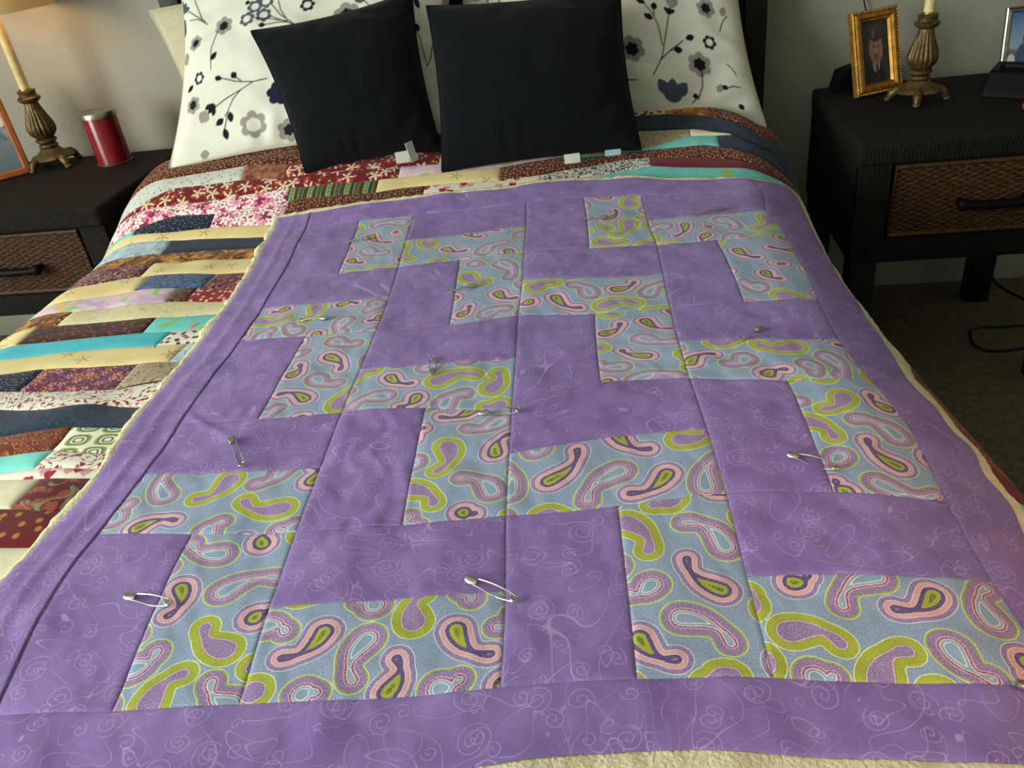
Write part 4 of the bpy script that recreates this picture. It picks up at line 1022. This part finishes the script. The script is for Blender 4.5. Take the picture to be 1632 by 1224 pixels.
r2, c2 = pillow('navy_cushion', 'navyr', .075, .05, M_NAVY, 'upright square navy cushion, the right one of the pair', 'cushion', (120, 120), backT=.15, wr=.0025, group='navy throw cushions')
# sewn-in labels at the foot of the cushions
def label_tag(root, p, w, h, lean, mat, rz):
    V = [(-w / 2, 0, 0), (w / 2, 0, 0), (w / 2, lean, h), (-w / 2, lean, h), (-w / 2, .0012, 0), (w / 2, .0012, 0), (w / 2, lean + .0012, h), (-w / 2, lean + .0012, h)]
    F = [(0, 1, 2, 3), (7, 6, 5, 4), (0, 4, 5, 1), (1, 5, 6, 2), (2, 6, 7, 3), (3, 7, 4, 0)]
    M = Matrix.Translation(Vector(p)) @ Matrix.Rotation(rz, 4, 'Z')
    o = Geo().add(V, F).xf(M).obj('care_label', mat, root); o['label'] = 'pale sewn-in care label'
pb = lambda u, dy, dz, c: tuple(c[0] * (1 - u) + c[1] * u + np.array([0, dy, dz]))
label_tag(r1, pb(.82, -.03, -.006, c1), .022, .042, .010, M_TAG, 1.0)
label_tag(r1, pb(.74, -.035, -.004, c1), .03, .022, .012, M_TAG, .3)
label_tag(r2, pb(.66, -.03, -.004, c2), .034, .018, .008, M_TAG, .15)
label_tag(r2, pb(.86, -.028, .002, c2), .034, .012, .003, M_TAG2, .05)

# ------------------------------------------------------------------ nightstands
def nightstand(x0, x1, hx, label):
    yF, yB = .755, 1.25; xm = (x0 + x1) / 2
    root = empty('nightstand', (xm, (yF + yB) / 2, 0), 0, label, 'nightstand', 'dark woven nightstands')
    Geo().box(x0 - .004, x1 + .004, yF - .006, yB, .568, .615).obj('top', M_WEAVE, root, bevel=.012, seg=3)
    for a in (x0, x1 - .022): Geo().box(a, a + .022, yF + .004, yB, .343, .570).obj('side_panel', M_WEAVE, root, bevel=.004)
    Geo().box(x0 + .02, x1 - .02, yB - .015, yB - .002, .343, .570).obj('back_panel', M_WEAVE, root)
    Geo().box(x0 + .02, x1 - .02, yF + .01, yB - .01, .343, .355).obj('bottom_panel', M_WEAVE, root)
    for a in (x0, x1 - .068): Geo().box(a, a + .068, yF, yF + .022, .343, .570).obj('stile', M_WEAVE, root, bevel=.005)
    Geo().box(x0 + .066, x1 - .066, yF + .002, yF + .022, .343, .400).obj('rail', M_WEAVE, root, bevel=.004)
    for a in (x0 + .004, x1 - .062):
        for b in (yF + .004, yB - .066): Geo().box(a, a + .058, b, b + .058, 0, .345).obj('leg', M_BLACKW, root, bevel=.004)
    da, db, dz0, dz1 = x0 + .072, x1 - .072, .404, .564
    dr = Geo().box(da, db, yF + .012, yF + .30, dz0, dz1).obj('drawer', M_WICKDARK, root)
    g = Geo(); nrow = 26
    for r in range(nrow):
        z = dz0 + .008 + (dz1 - dz0 - .016) * r / (nrow - 1)
        n = 84
        g.tube([(da + .006 + (db - da - .012) * q / (n - 1), yF + .008 + .0026 * math.sin(math.pi * q / 3.0 + math.pi * (r % 2)), z + .0006 * math.sin(q * 1.7 + r)) for q in range(n)], .0033, 6)
    o = g.obj('wicker_weave', M_WICKER, dr, smooth=True); o['kind'] = 'stuff'
    b = .004
    Geo().tube([(da + b, yF + .004, dz0 + b), (db - b, yF + .004, dz0 + b), (db - b, yF + .004, dz1 - b), (da + b, yF + .004, dz1 - b)], .005, 8, closed=True).obj('rope_border', M_WICKER, dr, smooth=True)
    g = Geo()
    g.tube([(hx - .062, yF - .022, .476), (hx - .04, yF - .027, .476), (hx, yF - .028, .476), (hx + .04, yF - .027, .476), (hx + .062, yF - .022, .476)], [.011, .009, .010, .009, .011], 10)
    for sx in (-1, 1): g.ball((hx + sx * .062, yF - .020, .476), .0135).tube([(hx + sx * .062, yF + .012, .476), (hx + sx * .062, yF - .018, .476)], .007, 8)
    g.obj('handle', M_BLACKP, dr, smooth=True)
    return root
nightstand(.65, 1.16, .925, 'dark woven nightstand with wicker drawer under the gold framed portrait')
nightstand(-1.655, -1.095, -1.368, 'dark woven nightstand with wicker drawer under the red canister')
NZ = .615

# ------------------------------------------------------------------ candlestick lamps
def lamp(base, label, rz, lit, k=1.0):
    root = empty('candlestick_lamp', (base[0], base[1], NZ), rz, label, 'lamp', 'candlestick lamps')
    root.scale = (k, k, k)
    L = dict(parent=root, world=False)
    # scalloped foot plate
    prof = [(.010, .026), (.050, .024), (.056, .028), (.052, .034), (.040, .038), (.030, .046), (.024, .054)]
    Geo().lathe(prof, 64, flute=lambda k, th: 1 + (.11 * math.cos(4 * th) + .04 * math.cos(16 * th)) * (1 - k) ).obj('foot_plate', M_BRONZE, smooth=True, **L)
    for q in range(4):
        a = math.pi / 4 + q * math.pi / 2
        ca, sa = math.cos(a), math.sin(a)
        g = Geo().tube([(ca * r, sa * r, z) for r, z in ((.038, .030), (.052, .028), (.062, .020), (.066, .011), (.070, .005))], [.010, .012, .011, .009, .006], 10)
        g.ball((ca * .070, sa * .070, .0062), (.010, .010, .006))
        g.obj('claw_foot', M_BRONZE, smooth=True, **L)
    Geo().lathe([(.020, .052), (.024, .056), (.026, .060), (.024, .064), (.019, .066), (.023, .069), (.028, .073), (.028, .078), (.022, .082)], 40).obj('collar', M_BRONZE, smooth=True, **L)
    fl = lambda k, th: 1 + .05 * (abs(math.cos(9 * th)) * 2 - 1) * math.sin(math.pi * min(1, max(0, k))) ** .5
    Geo().lathe([(.020, .081), (.026, .086), (.0335, .095), (.0365, .106), (.036, .116), (.032, .130), (.0265, .145), (.0215, .160), (.0185, .172), (.018, .180)], 108, flute=fl).obj('fluted_stem', M_BRONZE, smooth=True, angle=60, **L)
    Geo().lathe([(.018, .178), (.024, .182), (.029, .187), (.030, .191), (.026, .195), (.0225, .197), (.0225, .206), (.0245, .210), (.021, .212), (.017, .212)], 48, flute=lambda k, th: 1 + .02 * math.cos(20 * th)).obj('cup', M_BRONZE, smooth=True, **L)
    Geo().lathe([(.0145, .211), (.0160, .213), (.0150, .216), (.0130, .217)], 32).obj('brass_ring', M_BRASS, smooth=True, **L)
    Geo().lathe([(.0125, .214), (.0128, .30), (.0122, .405), (.011, .408)], 32).obj('candle_sleeve', M_CANDLE, smooth=True, **L)
    Geo().lathe([(.009, .406), (.013, .415), (.013, .445), (.010, .45)], 24).obj('socket', M_BRASS, smooth=True, **L)
    Geo().ball((0, 0, .475), (.022, .022, .028), 16, 12).obj('bulb', M_BULB if lit else M_CANDLE, smooth=True, **L)
    n = 64
    g = Geo()
    V = []; F = []
    rr = [(.155, .410), (.150, .413), (.095, .600), (.093, .600), (.148, .415), (.152, .410)]
    for r, z in rr:
        for k in range(n): V.append((r * math.cos(2 * math.pi * k / n), r * math.sin(2 * math.pi * k / n), z))
    for i in range(len(rr) - 1):
        for k in range(n): F.append((i * n + k, i * n + (k + 1) % n, (i + 1) * n + (k + 1) % n, (i + 1) * n + k))
    g.add(V, F).obj('shade', M_SHADE, smooth=True, **L)
    g = Geo()
    for q in range(3):
        a = q * 2.094
        g.tube([(0, 0, .52), (.097 * math.cos(a), .097 * math.sin(a), .595)], .0015, 6)
    g.tube([(0, 0, .445), (.03, 0, .47), (.03, 0, .49), (0, 0, .52)], .0015, 6).tube([(0, 0, .445), (-.03, 0, .47), (-.03, 0, .49), (0, 0, .52)], .0015, 6)
    g.obj('harp', M_BRASS, smooth=True, **L)
    if lit:
        pl = bpy.data.lights.new('lamp_glow', 'POINT'); pl.energy = LAMP_W; pl.color = (1.0, .60, .30); pl.shadow_soft_size = .03
        po = bpy.data.objects.new('lamp_glow', pl); COL.objects.link(po); po.parent = root; po.location = (0, 0, .475)
    return root
LAMP_W = 3.8
lamp((.842, 1.050), 'unlit antique gold candlestick lamp beside the gold framed portrait', .5, False, .89)
lamp((-1.455, 1.165), 'lit antique gold candlestick lamp beside the red canister', .25, True)

# ------------------------------------------------------------------ red canister
cn = empty('canister', (-1.262, 1.150, NZ), 0, 'red cylindrical canister with flat silver lid on the left nightstand', 'canister'); cn.scale = (1.12, 1.12, 1.09)
Geo().lathe([(.036, 0), (.0405, .0015), (.041, .004), (.0405, .006), (.0405, .118), (.040, .120)], 64).obj('body', M_RED, cn, smooth=True, world=False)
Geo().lathe([(.0405, .0003), (.0425, .0012), (.0425, .0034), (.0408, .0042)], 64, cap=False).obj('base_rim', M_STEEL, cn, smooth=True, world=False)
Geo().lathe([(.0415, .117), (.0435, .1175), (.0435, .128), (.0425, .1298), (.040, .1292), (.0385, .1280), (.010, .1278), (.001, .1278)], 64).obj('lid', M_STEEL, cn, smooth=True, world=False)

# ------------------------------------------------------------------ picture frames
def rounded(w, h, r, n=6):
    P = []
    for cx, cy, a0 in ((w / 2 - r, h / 2 - r, 0), (-w / 2 + r, h / 2 - r, 90), (-w / 2 + r, -h / 2 + r, 180), (w / 2 - r, -h / 2 + r, 270)):
        for k in range(n + 1):
            a = math.radians(a0 + 90 * k / n); P.append((cx + r * math.cos(a), cy + r * math.sin(a)))
    return P
def picture(base, rz, lean, w, h, prof, r, mats, label, picmat, win, beads=None, name='picture_frame'):
    """frame stands on its lower edge at base; prof: [(inset, depth)] across the moulding, front is local -Y"""
    root = empty(name, base, 0, label, 'picture frame')
    root.rotation_euler = (-lean, 0, rz)
    V = []; F = []
    for ins, dep in prof:
        for x, z in rounded(w - 2 * ins, h - 2 * ins, max(.0006, r - ins)): V.append((x, -dep, z + h / 2))
    m = len(V) // len(prof)
    for i in range(len(prof) - 1):
        for k in range(m): F.append((i * m + k, i * m + (k + 1) % m, (i + 1) * m + (k + 1) % m, (i + 1) * m + k))
    Geo().add(V, F).obj('moulding', mats, root, smooth=True, world=False, angle=30)
    Geo().box(-w / 2 + .004, w / 2 - .004, -.002, .003, .004, h - .004).obj('backing', M_BLACKW, root, world=False)
    pw, ph = w - 2 * win, h - 2 * win
    me = bpy.data.meshes.new('photograph')
    me.from_pydata([(-pw / 2, -.0035, win), (pw / 2, -.0035, win), (pw / 2, -.0035, win + ph), (-pw / 2, -.0035, win + ph)], [], [(0, 1, 2, 3)])
    u = me.uv_layers.new(name='UVMap'); u.data.foreach_set('uv', [0, 0, 1, 0, 1, 1, 0, 1]); me.materials.append(picmat)
    o = bpy.data.objects.new('photograph', me); COL.objects.link(o); o.parent = root
    # easel leg that holds it up
    Geo().box(-.02, .02, .003, .006, .02, h * .7).xf(Matrix.Translation((0, 0, h * .7)) @ Matrix.Rotation(.42, 4, 'X') @ Matrix.Translation((0, 0, -h * .7))).obj('easel_leg', M_BLACKW, root, world=False)
    if beads:
        ins, dep, pitch, rb = beads
        g = Geo()
        for sx in (-1, 1):
            n = int((h - 2 * ins) / pitch)
            for k in range(n + 1): g.ball((sx * (w / 2 - ins), -dep, ins + (h - 2 * ins) * k / n), rb, 6, 4)
        n = int((w - 2 * ins) / pitch)
        for k in range(n + 1):
            for z in (ins, h - ins): g.ball((-w / 2 + ins + (w - 2 * ins) * k / n, -dep, z), rb, 6, 4)
        g.obj('bead_trim', mats, root, smooth=True, world=False)
    return root
picture((.778, 1.138, NZ + .001), math.radians(24), math.radians(16), .128, .192, [(0, -.004), (0, .010), (.003, .013), (.007, .011), (.010, .014), (.016, .015), (.021, .010), (.024, .011), (.027, .004)], .0012, M_GOLD,
        'gold beaded frame with a portrait of a man in a cap and dark suit', M_PORTRAIT, .0255, (.0035, .012, .0065, .0022))
picture((1.127, 1.205, NZ + .001), math.radians(-2), math.radians(10), .10, .152, [(0, -.003), (0, .006), (.003, .008), (.006, .006), (.009, .007), (.012, .006), (.013, .003)], .001, M_STEEL,
        'thin silver frame with an outdoor snapshot behind the alarm clock', M_OUTING, .013)
picture((-1.555, 1.066, NZ + .001), math.radians(40), math.radians(15), .15, .222, [(0, -.006), (0, .006), (.003, .009), (.014, .010), (.017, .007), (.019, .004)], .022, M_OAK,
        'round-cornered oak frame with a lake photograph at the left edge', M_LAKE, .0185)

# ------------------------------------------------------------------ small things on the right nightstand
ck = empty('alarm_clock', (1.066, 1.027, NZ), math.radians(-35), 'black plastic alarm clock radio beside the right lamp', 'clock')
V = [(-.08, -.05, 0), (.08, -.05, 0), (.08, .05, 0), (-.08, .05, 0), (-.074, -.024, .052), (.074, -.024, .052), (.074, .042, .060), (-.074, .042, .060)]
Geo().add(V, [(0, 3, 2, 1), (4, 5, 6, 7), (0, 1, 5, 4), (1, 2, 6, 5), (2, 3, 7, 6), (3, 0, 4, 7)]).obj('case', M_BLACKP, ck, bevel=.006, seg=3, world=False)
def facepane(x0, x1, a, b, off):
    P = []
    for q in (a, b):
        for x in (x0, x1): P.append((x, -.05 + .026 * q - off, .004 + .048 * q + off * .5))
    for q in (a, b):
        for x in (x0, x1): P.append((x, -.05 + .026 * q + .002, .004 + .048 * q))
    return Geo().add(P, [(0, 1, 3, 2), (4, 6, 7, 5), (0, 4, 5, 1), (2, 3, 7, 6), (0, 2, 6, 4), (1, 5, 7, 3)])
facepane(-.066, .066, .16, .84, .0015).obj('display', M_DISPLAY, ck, world=False)
Geo().box(-.05, .05, -.005, .025, .054, .064).obj('snooze_bar', M_BLACKP, ck, bevel=.003, world=False)
for q in range(4): Geo().box(-.07, -.055, -.015 + q * .013, -.006 + q * .013, .050, .0585 + q * .001).obj('button', M_BLACKP, ck, bevel=.001, world=False)
V = [(0, 0, 0), (.075, .02, 0), (.062, .062, 0), (-.012, .042, 0), (.012, .004, .050), (.072, .020, .062), (.060, .060, .062), (.0, .040, .050)]
bx = Geo().add(V, [(0, 3, 2, 1), (4, 5, 6, 7), (0, 1, 5, 4), (1, 2, 6, 5), (2, 3, 7, 6), (3, 0, 4, 7)]).xf(Matrix.Translation((.690, 1.178, NZ + .0005))).obj('trinket_box', M_BLACKP, bevel=.004)
tag(bx, 'small black slope-topped box behind the gold frame', 'box')
rd = Geo().ball((1.022, .893, NZ + .0118), (.013, .013, .0118), 16, 10)
rd = rd.obj('lip_balm_pot', M_PINKRED, smooth=True)
tag(rd, 'tiny glossy red pot at the right edge of the nightstand', 'pot')
# lamp flex against the wall, power leads on the carpet
c = Geo().tube([(.775, 1.318, .86), (.772, 1.322, .80), (.79, 1.318, .74), (.815, 1.31, .70), (.835, 1.28, .665), (.838, 1.20, .628), (.84, 1.12, .619), (.842, 1.085, .619)], .0017, 6).obj('lamp_flex', M_CORD, smooth=True)
tag(c, 'thin black lamp flex running down the wall behind the portrait', 'cord')
def cord(name, pts, r, label):
    P = [Vector(p) for p in pts]; out = []
    for i in range(len(P) - 1):
        p0, p1, p2, p3 = P[max(i - 1, 0)], P[i], P[i + 1], P[min(i + 2, len(P) - 1)]
        for k in range(8):
            t = k / 8
            out.append(.5 * ((2 * p1) + (p2 - p0) * t + (2 * p0 - 5 * p1 + 4 * p2 - p3) * t * t + (3 * p1 - p0 - 3 * p2 + p3) * t ** 3))
    out.append(P[-1])
    tag(Geo().tube([tuple(p) for p in out], r, 8).obj(name, M_CORD, smooth=True), label, 'cord')
cord('power_lead', [(1.20, 1.33, .10), (1.205, 1.31, .03), (1.215, 1.279, .005), (1.248, 1.182, .004), (1.33, 1.05, .004), (1.30, .98, .004), (1.19, 1.032, .004), (1.14, 1.03, .004), (1.086, 1.034, .004), (1.056, 1.020, .004), (1.043, .985, .004), (1.038, .947, .004), (1.053, .916, .004), (1.095, .909, .004), (1.145, .917, .004), (1.26, .90, .004)], .0034, 'black power lead looping over the carpet below the right nightstand')

# ------------------------------------------------------------------ reading lamp standing off the near right corner of the bed
fl = empty('floor_lamp', (1.42, -.95, 0), 0, 'slim black floor reading lamp off the near right corner of the bed', 'lamp')
Geo().lathe([(.11, 0), (.115, .006), (.11, .014), (.02, .02)], 40).obj('base', M_BLACKP, fl, smooth=True, world=False)
Geo().tube([(0, 0, .016), (0, 0, 1.10), (-.03, .01, 1.20), (-.10, .04, 1.25), (-.17, .07, 1.25)], .009, 12).obj('pole', M_BLACKP, fl, smooth=True, world=False)
n = 32; V = []; F = []
hd = Matrix.Translation((-.19, .08, 1.24)) @ Vector((-.62, .35, -.70)).to_track_quat('-Z', 'Y').to_matrix().to_4x4()
for r, z in ((.012, .07), (.03, .06), (.055, -.03), (.052, -.03), (.028, .055), (.010, .06)):
    for k in range(n): V.append(hd @ Vector((r * math.cos(2 * math.pi * k / n), r * math.sin(2 * math.pi * k / n), z)))
for i in range(5):
    for k in range(n): F.append((i * n + k, i * n + (k + 1) % n, (i + 1) * n + (k + 1) % n, (i + 1) * n + k))
Geo().add(V, F).obj('shade', M_BLACKP, fl, smooth=True, world=False)
sp = bpy.data.lights.new('reading_lamp_glow', 'SPOT'); sp.energy = 17.0; sp.color = (1.0, .55, .28); sp.spot_size = math.radians(46); sp.spot_blend = 1.0; sp.shadow_soft_size = .03
so = bpy.data.objects.new('reading_lamp_glow', sp); COL.objects.link(so); so.parent = fl; so.matrix_local = hd
Geo().ball((0, 0, .02), .016).xf(hd).obj('bulb', M_BULB, fl, smooth=True, world=False)
